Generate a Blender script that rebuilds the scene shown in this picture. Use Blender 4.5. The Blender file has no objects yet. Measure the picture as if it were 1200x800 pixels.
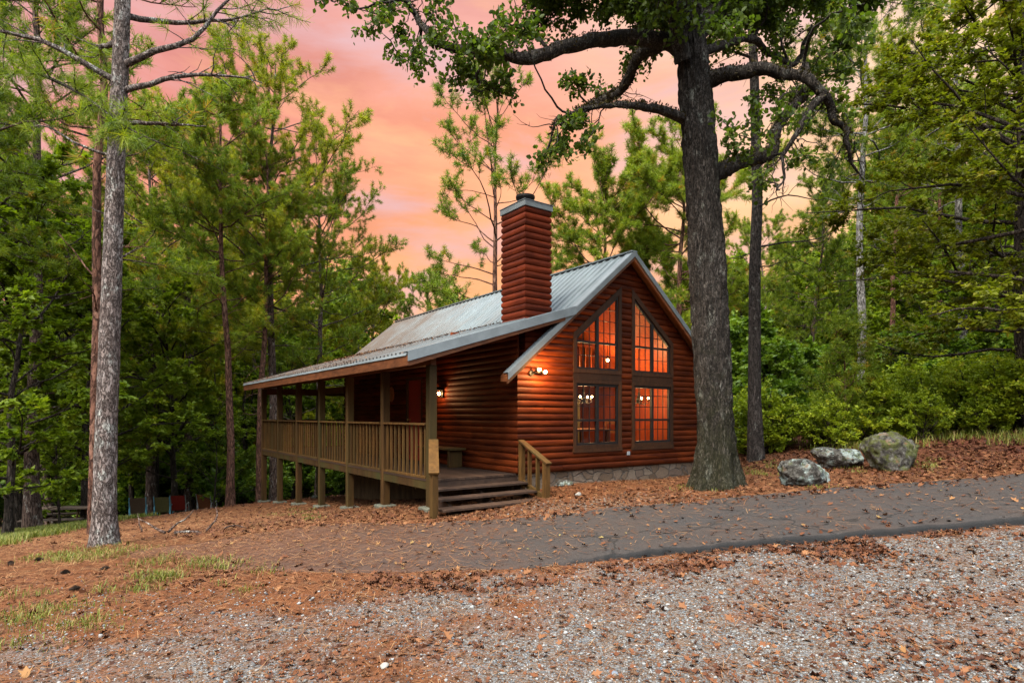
import bpy, math, random
import numpy as np
from mathutils import Vector
R = math.radians
C = bpy.context.scene.collection
F, HZ, ZC = 698.0, 487.0, 1.5          # focal length and horizon of the photograph (pixels), camera height
rng = np.random.default_rng(7)
EXPOSURE = 1.12
ALB = .62
SKYK, SKYB, SUN_E, SKYF = .11, 2.6, 3.6, .61
GABLE_E, PORCH_E, IN_E = 34, 8, 36
random.seed(7)

# ------------------------------------------------------------------ mesh helpers
def link(o, parent=None):
    C.objects.link(o)
    if parent is not None: o.parent = parent
    return o

def empty(name, loc=(0, 0, 0), rz=0.0):
    o = bpy.data.objects.new(name, None); o.empty_display_size = .2
    o.location = loc; o.rotation_euler = (0, 0, rz)
    return link(o)

def tag(o, label=None, cat=None, group=None, kind=None):
    if label: o['label'] = label
    if cat: o['category'] = cat
    if group: o['group'] = group
    if kind: o['kind'] = kind
    return o

class MB:
    def __init__(s): s.v = []; s.f = []; s.r = []
    def add(s, vs, fs, rnd=None):
        n = len(s.v); s.v += [tuple(v) for v in vs]; s.f += [tuple(i + n for i in f) for f in fs]
        s.r += [random.random() if rnd is None else rnd] * len(vs)
    def box(s, x0, x1, y0, y1, z0, z1, rnd=None):
        s.add([(x0,y0,z0),(x1,y0,z0),(x1,y1,z0),(x0,y1,z0),(x0,y0,z1),(x1,y0,z1),(x1,y1,z1),(x0,y1,z1)],
              [(3,2,1,0),(4,5,6,7),(0,1,5,4),(1,2,6,5),(2,3,7,6),(3,0,4,7)], rnd)
    def bar(s, a, b, w, h, up=(0,0,1), rnd=None):
        """rectangular bar from a to b, w across, h along up"""
        a = Vector(a); b = Vector(b); d = (b - a).normalized(); u = Vector(up)
        x = d.cross(u).normalized(); u = x.cross(d).normalized()
        vs = []
        for p in (a, b):
            for sx, sz in ((-1,-1),(1,-1),(1,1),(-1,1)): vs.append(p + x*(sx*w/2) + u*(sz*h/2))
        s.add(vs, [(3,2,1,0),(4,5,6,7),(0,1,5,4),(1,2,6,5),(2,3,7,6),(3,0,4,7)], rnd)
    def prism(s, poly, d, rnd=None):
        """extrude a planar polygon (3D points) by vector d"""
        n = len(poly); d = Vector(d)
        s.add([Vector(p) for p in poly] + [Vector(p) + d for p in poly],
              [tuple(range(n))[::-1], tuple(range(n, 2*n))] + [(i, (i+1) % n, n + (i+1) % n, n + i) for i in range(n)], rnd)
    def tube(s, pts, rad, k=8, cap=True):
        v, f = tube(np.array(pts, float), np.array(rad, float) * np.ones(len(pts)), k)
        n = len(pts)
        fs = [tuple(q) for q in f]
        if cap: fs += [tuple(range(k))[::-1], tuple(range((n-1)*k, n*k))]
        s.add(v, fs)
    def lathe(s, prof, k=16, loc=(0,0,0)):
        vs = []; fs = []; n = len(prof)
        for r, z in prof:
            for i in range(k):
                a = 2*math.pi*i/k; vs.append((loc[0]+r*math.cos(a), loc[1]+r*math.sin(a), loc[2]+z))
        for j in range(n-1):
            for i in range(k): fs.append((j*k+i, j*k+(i+1)%k, (j+1)*k+(i+1)%k, (j+1)*k+i))
        s.add(vs, fs)
    def build(s, name, mat, parent=None, smooth=False, bevel=0.0):
        me = bpy.data.meshes.new(name); me.from_pydata(s.v, [], s.f); me.update()
        at = me.attributes.new('rnd', 'FLOAT', 'POINT'); at.data.foreach_set('value', np.array(s.r, np.float32))
        me.materials.append(mat)
        if smooth: me.shade_smooth()
        o = bpy.data.objects.new(name, me)
        if bevel:
            b = o.modifiers.new('bevel', 'BEVEL'); b.width = bevel; b.segments = 2; b.limit_method = 'ANGLE'
        return link(o, parent)

def np_mesh(name, groups, smooth=False):
    """groups: list of (V, F, mat, rnd). Faces of one group share a size. Returns mesh data."""
    me = bpy.data.meshes.new(name)
    Vs, loops, starts, tot, mi, rn = [], [], [], [], [], []
    nv = nl = 0
    for gi, (V, Fc, mat, rnd) in enumerate(groups):
        me.materials.append(mat)
        if len(V) == 0: continue
        V = np.asarray(V, np.float32); Fc = np.asarray(Fc, np.int32); k = Fc.shape[1]
        Vs.append(V); loops.append((Fc + nv).ravel())
        starts.append(nl + np.arange(len(Fc)) * k); tot.append(np.full(len(Fc), k)); mi.append(np.full(len(Fc), gi))
        rn.append(np.zeros(len(V)) if rnd is None else rnd)
        nv += len(V); nl += Fc.size
    V = np.concatenate(Vs); L = np.concatenate(loops); S = np.concatenate(starts); T = np.concatenate(tot); M = np.concatenate(mi)
    me.vertices.add(len(V)); me.vertices.foreach_set('co', V.ravel())
    me.loops.add(len(L)); me.loops.foreach_set('vertex_index', L.astype(np.int32))
    me.polygons.add(len(S)); me.polygons.foreach_set('loop_start', S.astype(np.int32))
    me.polygons.foreach_set('material_index', M.astype(np.int32))
    at = me.attributes.new('rnd', 'FLOAT', 'POINT'); at.data.foreach_set('value', np.concatenate(rn).astype(np.float32))
    if smooth: me.polygons.foreach_set('use_smooth', np.ones(len(S), bool))
    me.update(calc_edges=True); me.validate()
    return me

def obj(name, me, parent=None):
    return link(bpy.data.objects.new(name, me), parent)

def tube(P, rad, k=6):
    """quads round a polyline; numpy"""
    n = len(P); T = np.gradient(P, axis=0); T /= np.linalg.norm(T, axis=1, keepdims=True) + 1e-9
    ref = np.array([1.0, 0, 0]) if abs(T[0, 0]) < .8 else np.array([0, 1.0, 0])
    N = np.zeros((n, 3)); u = ref
    for i in range(n):
        u = u - T[i] * np.dot(u, T[i]); u /= np.linalg.norm(u) + 1e-9; N[i] = u
    B = np.cross(T, N); a = np.arange(k) * 2 * np.pi / k
    V = P[:, None] + rad[:, None, None] * (N[:, None] * np.cos(a)[None, :, None] + B[:, None] * np.sin(a)[None, :, None])
    i = np.arange(n - 1)[:, None] * k; j = np.arange(k)[None]; j2 = (j + 1) % k
    Fc = np.stack([i + j, i + j2, i + k + j2, i + k + j], -1).reshape(-1, 4)
    return V.reshape(-1, 3), Fc

class Acc:
    def __init__(s): s.V = []; s.F = []; s.R = []; s.n = 0
    def add(s, V, Fc, r=None):
        s.V.append(V); s.F.append(Fc + s.n); s.R.append(np.zeros(len(V)) if r is None else r); s.n += len(V)
    def get(s, k=4):
        if not s.V: return np.zeros((0,3)), np.zeros((0,k), int), np.zeros(0)
        return np.concatenate(s.V), np.concatenate(s.F), np.concatenate(s.R)

# ------------------------------------------------------------------ noise
def _h(ix, iy, iz):
    n = (ix * 374761393 + iy * 668265263 + iz * 1274126177) & 0xffffffff
    n = ((n ^ (n >> 13)) * 1274126177) & 0xffffffff
    return ((n ^ (n >> 16)) & 0xffff) / 65535.0
def vnoise(p):
    p = np.asarray(p, float); i = np.floor(p).astype(np.int64); f = p - i; f = f*f*(3-2*f); r = 0
    for dx in (0, 1):
        for dy in (0, 1):
            for dz in (0, 1):
                w = (f[..., 0] if dx else 1-f[..., 0]) * (f[..., 1] if dy else 1-f[..., 1]) * (f[..., 2] if dz else 1-f[..., 2])
                r = r + w * _h(i[..., 0]+dx, i[..., 1]+dy, i[..., 2]+dz)
    return r
def fbm(p, o=4):
    p = np.asarray(p, float); a, s, r = .5, 1.0, 0
    for k in range(o): r = r + a * vnoise(p * s + 17.3*k); a *= .5; s *= 2.03
    return r
def n2(x, y, s, o=3, off=0.0):
    x = np.asarray(x, float); y = np.asarray(y, float)
    return fbm(np.stack([x*s+off, y*s-off, np.zeros_like(x)+.5], -1), o)
def sstep(a, b, x): t = np.clip((np.asarray(x, float)-a)/(b-a), 0, 1); return t*t*(3-2*t)

# ------------------------------------------------------------------ terrain
CP = [  # x, y, z relative to the camera
 (0,0,-1.5),(0,3,-1.52),(-3,3,-1.57),(3,3,-1.42),(-6,4,-1.66),(7,3,-.98),
 (1.8,6.2,-1.42),(5.2,6,-1.1),(-3.4,6.85,-1.6),(0,6.6,-1.5),(9,6.5,-.72),
 (.55,10.46,-1.45),(-1.23,9.15,-1.58),(.83,11.57,-1.36),(2.6,12.6,-1.37),(4.2,14.04,-1.42),(3.3,10,-1.2),
 (-1.47,10.06,-1.60),(-3.64,13.05,-2.05),(-5.85,16.1,-2.42),(-8.06,19.1,-2.77),(0,19,-2.2),
 (-5.48,8,-1.74),(-8.5,8,-2.0),(-13.5,24,-4.15),(-17,24,-4.4),(-16,19,-3.75),(-10.5,13,-2.65),(-13.6,17,-3.3),(-12,10,-2.55),
 (12,14,-.36),(8.5,11.5,-.72),(5.6,13.6,-1.03),(6.3,10.5,-1.0),(9.3,13.2,-.65),(16,14,.1),(20,30,.8),(10,22,-.3),
 (-20,40,-5.6),(0,40,-3.2),(14,40,.6),(-60,60,-7.5),(0,80,-3),(60,60,6),(80,0,4),(-80,0,-6),(0,-60,-1),(-40,-40,-3),(40,-40,1),
 (-140,140,-9),(140,140,8),(0,150,-2),(140,-100,3),(-140,-100,-6)]
CP = np.array(CP, float)
def _k(d2): return .5 * d2 * np.log(d2 + 1e-9)
def _fit():
    n = len(CP); D = ((CP[:, None, :2]-CP[None, :, :2])**2).sum(-1)
    A = np.zeros((n+3, n+3)); A[:n, :n] = _k(D) + np.eye(n)*.35
    A[:n, n] = 1; A[:n, n+1:] = CP[:, :2]; A[n:, :n] = A[:n, n:].T
    return np.linalg.solve(A, np.concatenate([CP[:, 2], np.zeros(3)]))
_W = _fit()
def gz(x, y):
    x = np.asarray(x, float); y = np.asarray(y, float); sh = x.shape
    q = np.stack([x.ravel(), y.ravel()], -1); n = len(CP)
    out = np.empty(len(q))
    for i in range(0, len(q), 20000):
        b = q[i:i+20000]; D = ((b[:, None]-CP[None, :, :2])**2).sum(-1)
        out[i:i+20000] = _k(D) @ _W[:n] + _W[n] + b @ _W[n+1:]
    r = np.hypot(q[:, 0], q[:, 1]-8)
    out += (n2(q[:, 0], q[:, 1], .9, 3) - .45) * .09 * np.clip(r/10, .5, 4)
    return out.reshape(sh) + ZC
def gz1(x, y): return float(gz(np.array([x]), np.array([y]))[0])
def at(px, py):
    Y = np.geomspace(2.0, 90, 1500); X = (px-600)/F*Y; Z = ZC-(py-HZ)/F*Y
    below = np.nonzero(Z < gz(X, Y))[0]
    i = below[0] if len(below) else -1
    return X[i], Y[i], Z[i]
def xw(px, Y): return (px-600)/F*Y

# ------------------------------------------------------------------ materials
def newmat(name):
    m = bpy.data.materials.new(name); m.use_nodes = True; nt = m.node_tree; nt.nodes.clear()
    out = nt.nodes.new('ShaderNodeOutputMaterial'); b = nt.nodes.new('ShaderNodeBsdfPrincipled')
    nt.links.new(b.outputs[0], out.inputs[0])
    return m, nt, b
def nd(nt, typ, ins=None, **kw):
    n = nt.nodes.new('ShaderNode' + typ)
    for k, v in kw.items(): setattr(n, k, v)
    for k, v in (ins or {}).items():
        if isinstance(v, bpy.types.NodeSocket): nt.links.new(v, n.inputs[k])
        else: n.inputs[k].default_value = v
    return n
def ramp(nt, fac, stops, interp='LINEAR'):
    n = nt.nodes.new('ShaderNodeValToRGB'); e = n.color_ramp.elements; n.color_ramp.interpolation = interp
    while len(e) < len(stops): e.new(.5)
    for el, (p, c) in zip(e, stops):
        el.position = p; el.color = tuple(c) + (1,) if len(c) == 3 else c
    nt.links.new(fac, n.inputs[0]); return n.outputs[0]
def coords(nt, scale=(1,1,1), kind='Object', rot=(0,0,0)):
    tc = nt.nodes.new('ShaderNodeTexCoord'); mp = nd(nt, 'Mapping', {'Vector': tc.outputs[kind], 'Scale': scale, 'Rotation': rot})
    return mp.outputs[0]
def mixc(nt, fac, a, b, mode='MIX'):
    n = nt.nodes.new('ShaderNodeMix'); n.data_type = 'RGBA'; n.blend_type = mode
    for i, v in ((0, fac), (6, a), (7, b)):
        if isinstance(v, bpy.types.NodeSocket): nt.links.new(v, n.inputs[i])
        else: n.inputs[i].default_value = v if not isinstance(v, tuple) or len(v) == 4 else v + (1,)
    return n.outputs[2]
def mth(nt, op, a, b=0.0, clamp=False):
    n = nt.nodes.new('ShaderNodeMath'); n.operation = op; n.use_clamp = clamp
    for i, v in ((0, a), (1, b)):
        if isinstance(v, bpy.types.NodeSocket): nt.links.new(v, n.inputs[i])
        else: n.inputs[i].default_value = v
    return n.outputs[0]
def noise(nt, vec, scale, detail=4, rough=.55, dist=0.0):
    return nd(nt, 'TexNoise', {'Vector': vec, 'Scale': scale, 'Detail': detail, 'Roughness': rough, 'Distortion': dist}).outputs[0]
def bump(nt, b, h, strength=.5, dist=.02):
    n = nd(nt, 'Bump', {'Strength': strength, 'Distance': dist, 'Height': h}); nt.links.new(n.outputs[0], b.inputs['Normal'])
def attr(nt, name): return nd(nt, 'Attribute', attribute_name=name).outputs['Fac']
def setp(b, rough=.6, spec=.3, metal=0.0):
    b.inputs['Roughness'].default_value = rough; b.inputs['Specular IOR Level'].default_value = spec; b.inputs['Metallic'].default_value = metal

def wood(name, dark, light, scale, rough=.55, spec=.3, vec_scale=(1,1,1), bs=.3, weather=None):
    """wood: grain runs along the axis with the small scale; per-board variation from 'rnd'"""
    dark, light = [tuple(x*ALB for x in c_) for c_ in (dark, light)]; weather = weather and tuple(x*ALB for x in weather)
    m, nt, b = newmat(name); setp(b, rough, spec)
    v = coords(nt, vec_scale); r = attr(nt, 'rnd')
    off = nd(nt, 'VectorMath', {0: v}, operation='ADD'); cb = nd(nt, 'CombineXYZ', {0: mth(nt, 'MULTIPLY', r, 31.0), 1: mth(nt, 'MULTIPLY', r, 17.0), 2: mth(nt, 'MULTIPLY', r, 5.0)})
    nt.links.new(cb.outputs[0], off.inputs[1]); v = off.outputs[0]
    g = noise(nt, v, scale, 6, .65, .4); blotch = noise(nt, v, scale*.16, 3)
    c = ramp(nt, g, [(.3, dark), (.7, light)])
    c = mixc(nt, .6, c, ramp(nt, mth(nt, 'ADD', mth(nt, 'MULTIPLY', r, .5), mth(nt, 'MULTIPLY', blotch, .5)), [(.22, (.30,.30,.30)), (.78, (1.35,1.3,1.22))]), 'MULTIPLY')
    if weather: c = mixc(nt, ramp(nt, blotch, [(.45, (0,0,0)), (.7, (1,1,1))]), c, weather)
    nt.links.new(c, b.inputs['Base Color']); bump(nt, b, g, bs, .01)
    return m

def plain(name, col, rough=.6, spec=.3, metal=0.0, var=.25, scale=6.0):
    m, nt, b = newmat(name); setp(b, rough, spec, metal)
    g = noise(nt, coords(nt), scale, 5, .6)
    col = tuple(c*ALB for c in col); d = tuple(c*(1-var) for c in col); l = tuple(min(1, c*(1+var)) for c in col)
    nt.links.new(ramp(nt, g, [(.3, d), (.7, l)]), b.inputs['Base Color']); bump(nt, b, g, .15, .005)
    return m

def glow(name, col, st):
    m = bpy.data.materials.new(name); m.use_nodes = True; nt = m.node_tree; nt.nodes.clear()
    out = nt.nodes.new('ShaderNodeOutputMaterial'); e = nd(nt, 'Emission', {'Color': col + (1,), 'Strength': st}); nt.links.new(e.outputs[0], out.inputs[0])
    return m

def leafmat(name, stops, trans=.3, rough=.5, spec=.25, tint=(1.0, 1.15, .5)):
    m, nt, b = newmat(name); setp(b, rough, spec)
    r = attr(nt, 'rnd'); oi = nd(nt, 'ObjectInfo').outputs['Random']
    f = mth(nt, 'ADD', r, mth(nt, 'MULTIPLY', mth(nt, 'SUBTRACT', oi, .5), .22), True)
    c = ramp(nt, f, stops); nt.links.new(c, b.inputs['Base Color'])
    tr = nd(nt, 'BsdfTranslucent', {'Color': mixc(nt, 1.0, c, tint, 'MULTIPLY')})
    mx = nd(nt, 'MixShader', {0: trans, 1: b.outputs[0], 2: tr.outputs[0]})
    nt.links.new(mx.outputs[0], nt.nodes['Material Output'].inputs[0])
    return m

def barkmat(name, stops, zs=.28, scale=9.0, lichen=None, lich_lo=.58, moss=None, mossz=(0, 1.5), bs=.9, bd=.035):
    m, nt, b = newmat(name); setp(b, .92, .12)
    v = coords(nt, (1, 1, zs))
    sc = nd(nt, 'VectorMath', {0: nd(nt, 'TexNoise', {'Vector': v, 'Scale': scale*.8, 'Detail': 5, 'Roughness': .65}).outputs['Color'], 'Scale': .22}, operation='SCALE')
    vw = nd(nt, 'VectorMath', {0: v, 1: sc.outputs[0]}, operation='ADD').outputs[0]
    vo = nd(nt, 'TexVoronoi', {'Vector': vw, 'Scale': scale*1.5}, feature='DISTANCE_TO_EDGE'); vc = nd(nt, 'TexVoronoi', {'Vector': vw, 'Scale': scale*1.5}, feature='F1')
    rid = mth(nt, 'ABSOLUTE', mth(nt, 'SUBTRACT', noise(nt, vw, scale*1.9, 5, .6), .5))
    crack = ramp(nt, mth(nt, 'ADD', mth(nt, 'MULTIPLY', vo.outputs['Distance'], .8), mth(nt, 'MULTIPLY', rid, 1.1)), [(.03, (0,0,0)), (.22, (1,1,1))])
    fine = noise(nt, coords(nt, (1, 1, zs*1.8)), scale*5, 6, .72); big = noise(nt, coords(nt, (1, 1, .5)), scale*.28, 4)
    h = mth(nt, 'ADD', mth(nt, 'MULTIPLY', crack, .7), mth(nt, 'MULTIPLY', fine, .5))
    cellv = nd(nt, 'SeparateColor', {0: vc.outputs['Color']}).outputs[0]
    c = ramp(nt, mth(nt, 'ADD', mth(nt, 'ADD', mth(nt, 'MULTIPLY', fine, .55), mth(nt, 'MULTIPLY', cellv, .15)), mth(nt, 'MULTIPLY', big, .30)), stops)
    c = mixc(nt, crack, tuple(x*.4 for x in stops[0][1]), c)
    if lichen:
        ln = noise(nt, coords(nt, (1, 1, .6)), 6.0, 7, .75); lm = ramp(nt, ln, [(lich_lo, (0,0,0)), (lich_lo+.07, (1,1,1))])
        c = mixc(nt, mth(nt, 'MULTIPLY', lm, mth(nt, 'MULTIPLY', crack, .8)), c, lichen)
    if moss:
        tc = nt.nodes.new('ShaderNodeTexCoord'); z = nd(nt, 'SeparateXYZ', {0: tc.outputs['Object']}).outputs[2]
        zr = nd(nt, 'MapRange', {0: z, 1: mossz[0], 2: mossz[1], 3: 1.0, 4: 0.0}).outputs[0]
        mn = noise(nt, coords(nt), 4.2, 6, .7)
        mm = ramp(nt, mth(nt, 'ADD', mth(nt, 'MULTIPLY', zr, .40), mth(nt, 'MULTIPLY', mn, .75)), [(.54, (0,0,0)), (.76, (1,1,1))])
        c = mixc(nt, mth(nt, 'MULTIPLY', mm, .45), c, moss)
    nt.links.new(c, b.inputs['Base Color']); bump(nt, b, h, bs, bd)
    return m
# ------------------------------------------------------------------ camera
cam = bpy.data.objects.new('camera', bpy.data.cameras.new('camera')); C.objects.link(cam)
cam.location = (0, 0, ZC); cam.rotation_euler = (R(90), 0, 0)
cam.data.sensor_width = 36; cam.data.lens = 36*F/1200; cam.data.shift_y = 87/1200
cam.data.clip_start = .05; cam.data.clip_end = 1000
bpy.context.scene.camera = cam
vs = bpy.context.scene.view_settings
bpy.context.scene.display_settings.display_device = 'sRGB'
vs.view_transform = 'Standard'; vs.look = 'None'; vs.gamma = 1; vs.exposure = EXPOSURE; vs.use_curve_mapping = False
cy = bpy.context.scene.cycles
cy.max_bounces = 7; cy.transparent_max_bounces = 12; cy.diffuse_bounces = 3; cy.glossy_bounces = 3; cy.transmission_bounces = 3
cy.caustics_reflective = False; cy.caustics_refractive = False; cy.sample_clamp_indirect = 6
cy.use_denoising = True

# ------------------------------------------------------------------ sky: dusk clouds low in front, pale open sky overhead and behind
SUN_EL, SUN_AZ = R(55), R(-32)     # azimuth from straight behind the camera, to the right
w = bpy.data.worlds.new('World'); bpy.context.scene.world = w; w.use_nodes = True
nt = w.node_tree; nt.nodes.clear()
out = nt.nodes.new('ShaderNodeOutputWorld'); bg = nt.nodes.new('ShaderNodeBackground'); nt.links.new(bg.outputs[0], out.inputs[0])
tc = nt.nodes.new('ShaderNodeTexCoord'); sep = nd(nt, 'SeparateXYZ', {0: tc.outputs['Generated']})
x, y, z = sep.outputs
mp = nd(nt, 'Mapping', {'Vector': tc.outputs['Generated'], 'Scale': (1.0, 1.0, 3.6), 'Rotation': (0, R(14), 0)})
cl = nd(nt, 'TexNoise', {'Vector': mp.outputs[0], 'Scale': 2.6, 'Detail': 7, 'Roughness': .54, 'Distortion': .25}).outputs[0]
zz = mth(nt, 'ADD', z, mth(nt, 'MULTIPLY', mth(nt, 'SUBTRACT', cl, .5), .22))
base = ramp(nt, zz, [(.0, (.86,.40,.17)), (.16, (.86,.40,.18)), (.30, (.86,.37,.20)), (.42, (.82,.33,.21)), (.55, (.74,.35,.31)), (.75, (.62,.45,.5))])
east = ramp(nt, zz, [(.0, (.86,.46,.21)), (.25, (.88,.53,.28)), (.45, (.86,.60,.42)), (.75, (.8,.66,.62))])
west = ramp(nt, zz, [(.0, (.80,.26,.17)), (.25, (.78,.25,.20)), (.45, (.62,.24,.24)), (.75, (.5,.34,.42))])
c = mixc(nt, nd(nt, 'MapRange', {0: x, 1: .05, 2: .55}).outputs[0], base, east)
c = mixc(nt, nd(nt, 'MapRange', {0: x, 1: -.12, 2: -.6}).outputs[0], c, west)
c = mixc(nt, 1.0, c, (SKYF, SKYF*1.02, SKYF*.98), 'MULTIPLY')
streak = ramp(nt, cl, [(.36, (.80,.74,.80)), (.5, (1,1,1)), (.64, (1.12,1.22,1.14))])
c = mixc(nt, .8, c, streak, 'MULTIPLY')
mp2 = nd(nt, 'Mapping', {'Vector': tc.outputs['Generated'], 'Scale': (1.3, 1.3, 4.6), 'Rotation': (0, R(-9), R(20)), 'Location': (3.1, 1.7, .4)})
cl2 = nd(nt, 'TexNoise', {'Vector': mp2.outputs[0], 'Scale': 2.2, 'Detail': 8, 'Roughness': .58, 'Distortion': .35}).outputs[0]
c = mixc(nt, ramp(nt, cl2, [(.47, (0,0,0)), (.64, (.8,.8,.8))]), c, (.66*SKYF, .42*SKYF, .44*SKYF))       # lilac grey veils
c = mixc(nt, ramp(nt, cl2, [(.28, (.6,.6,.6)), (.44, (0,0,0))]), c, (.95*SKYF, .52*SKYF, .26*SKYF))         # pale gold breaks
sky = nt.nodes.new('ShaderNodeTexSky')
sky.sky_type = 'NISHITA'; sky.sun_disc = False; sky.sun_elevation = SUN_EL; sky.sun_rotation = math.pi - SUN_AZ; sky.dust_density = 3
skyc = mixc(nt, 1.0, sky.outputs[0], (SKYK, SKYK*.97, SKYK*.86), 'MULTIPLY')
pale = mixc(nt, .55, skyc, (1.0, 1.10, 1.16))
up = nd(nt, 'MapRange', {0: mth(nt, 'ADD', mth(nt, 'MULTIPLY', y, -.42), mth(nt, 'MULTIPLY', z, .95)), 1: .22, 2: .70}, interpolation_type='SMOOTHSTEP').outputs[0]
c = mixc(nt, up, c, mixc(nt, 1.0, pale, (SKYB,)*3, 'MULTIPLY'))
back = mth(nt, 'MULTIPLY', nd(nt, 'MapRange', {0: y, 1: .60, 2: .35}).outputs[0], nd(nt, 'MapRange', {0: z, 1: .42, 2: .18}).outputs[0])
c = mixc(nt, mth(nt, 'MULTIPLY', back, .9), c, (.05,.06,.05))   # unseen low sky behind and at the sides painted dark to dim the porch
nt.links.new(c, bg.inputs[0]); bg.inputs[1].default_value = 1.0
sun = bpy.data.lights.new('sun', 'SUN'); sun.energy = SUN_E; sun.angle = R(24); sun.color = (1.0, .93, .80)
so = bpy.data.objects.new('sun', sun); C.objects.link(so)
d = Vector((math.sin(SUN_AZ)*math.cos(SUN_EL), -math.cos(SUN_AZ)*math.cos(SUN_EL), math.sin(SUN_EL)))
so.rotation_euler = d.to_track_quat('Z', 'Y').to_euler(); so.location = d*60

# ------------------------------------------------------------------ ground
def ground_masks(X, Y):
    n = n2(X, Y, .55, 4); nf = n2(X, Y, 2.3, 3, 9.0)
    near = road_near(X)
    grav = 1 - sstep(near-.35, near+.35, Y)
    left = sstep(-5.6, 1.2, X + (n-.47)*6.0 + (5.5-Y)*1.9)
    grav = grav * np.clip(.12 + .88*left, 0, 1) * (.42 + 1.35*(nf-.25)) * (.68 + .32*sstep(-2, 4, X + (n-.45)*5 - (Y-4)*.6))
    # gravel apron along the steps
    d = np.hypot((X-.9)/2.2, (Y-9.3)/.9); grav = np.maximum(grav, (1-sstep(.5, 1.2, d))*.35)
    grass = sstep(.52, .66, n2(X, Y, .8, 3, 31.0)) * sstep(-2.6, -4.6, X) * (1-sstep(7.2, 8.6, Y)) * .35
    lf = sstep(-8.5, -11, X + .35*(Y-8)) * sstep(6, 7, Y) * .9
    forest = np.clip(sstep(19, 27, np.hypot(X-1, Y-3)) , 0, 1)
    bank = sstep(10.3, 12.3, X*.55+Y*.7) * sstep(5.4, 7.5, X)
    return np.clip(grav, 0, 1), np.clip(np.maximum(grass, lf*sstep(.42,.6,nf+.12)), 0, 1), forest, bank

_near = np.array([at(px, py)[:2] for px, py in ((150,672),(250,668),(400,671),(560,668),(640,665),(700,658),(800,649),(900,641),(1000,632),(1100,623),(1198,615))])
_far  = np.array([at(px, py)[:2] for px, py in ((150,640),(240,628),(330,618),(430,611),(520,611),(600,606),(700,600),(800,592),(900,582),(1000,574),(1100,566),(1198,557))])
def _ext(p):
    d = p[-1]-p[-3]; e = p[-1] + np.outer([1, 2.5, 5, 12], d/np.linalg.norm(d)*6)
    return np.concatenate([p, e])
_near = _ext(_near); _far = _ext(_far)
def road_near(X): return np.interp(X, _near[:, 0], _near[:, 1])
def road_far(X): return np.interp(X, _far[:, 0], _far[:, 1])

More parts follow.
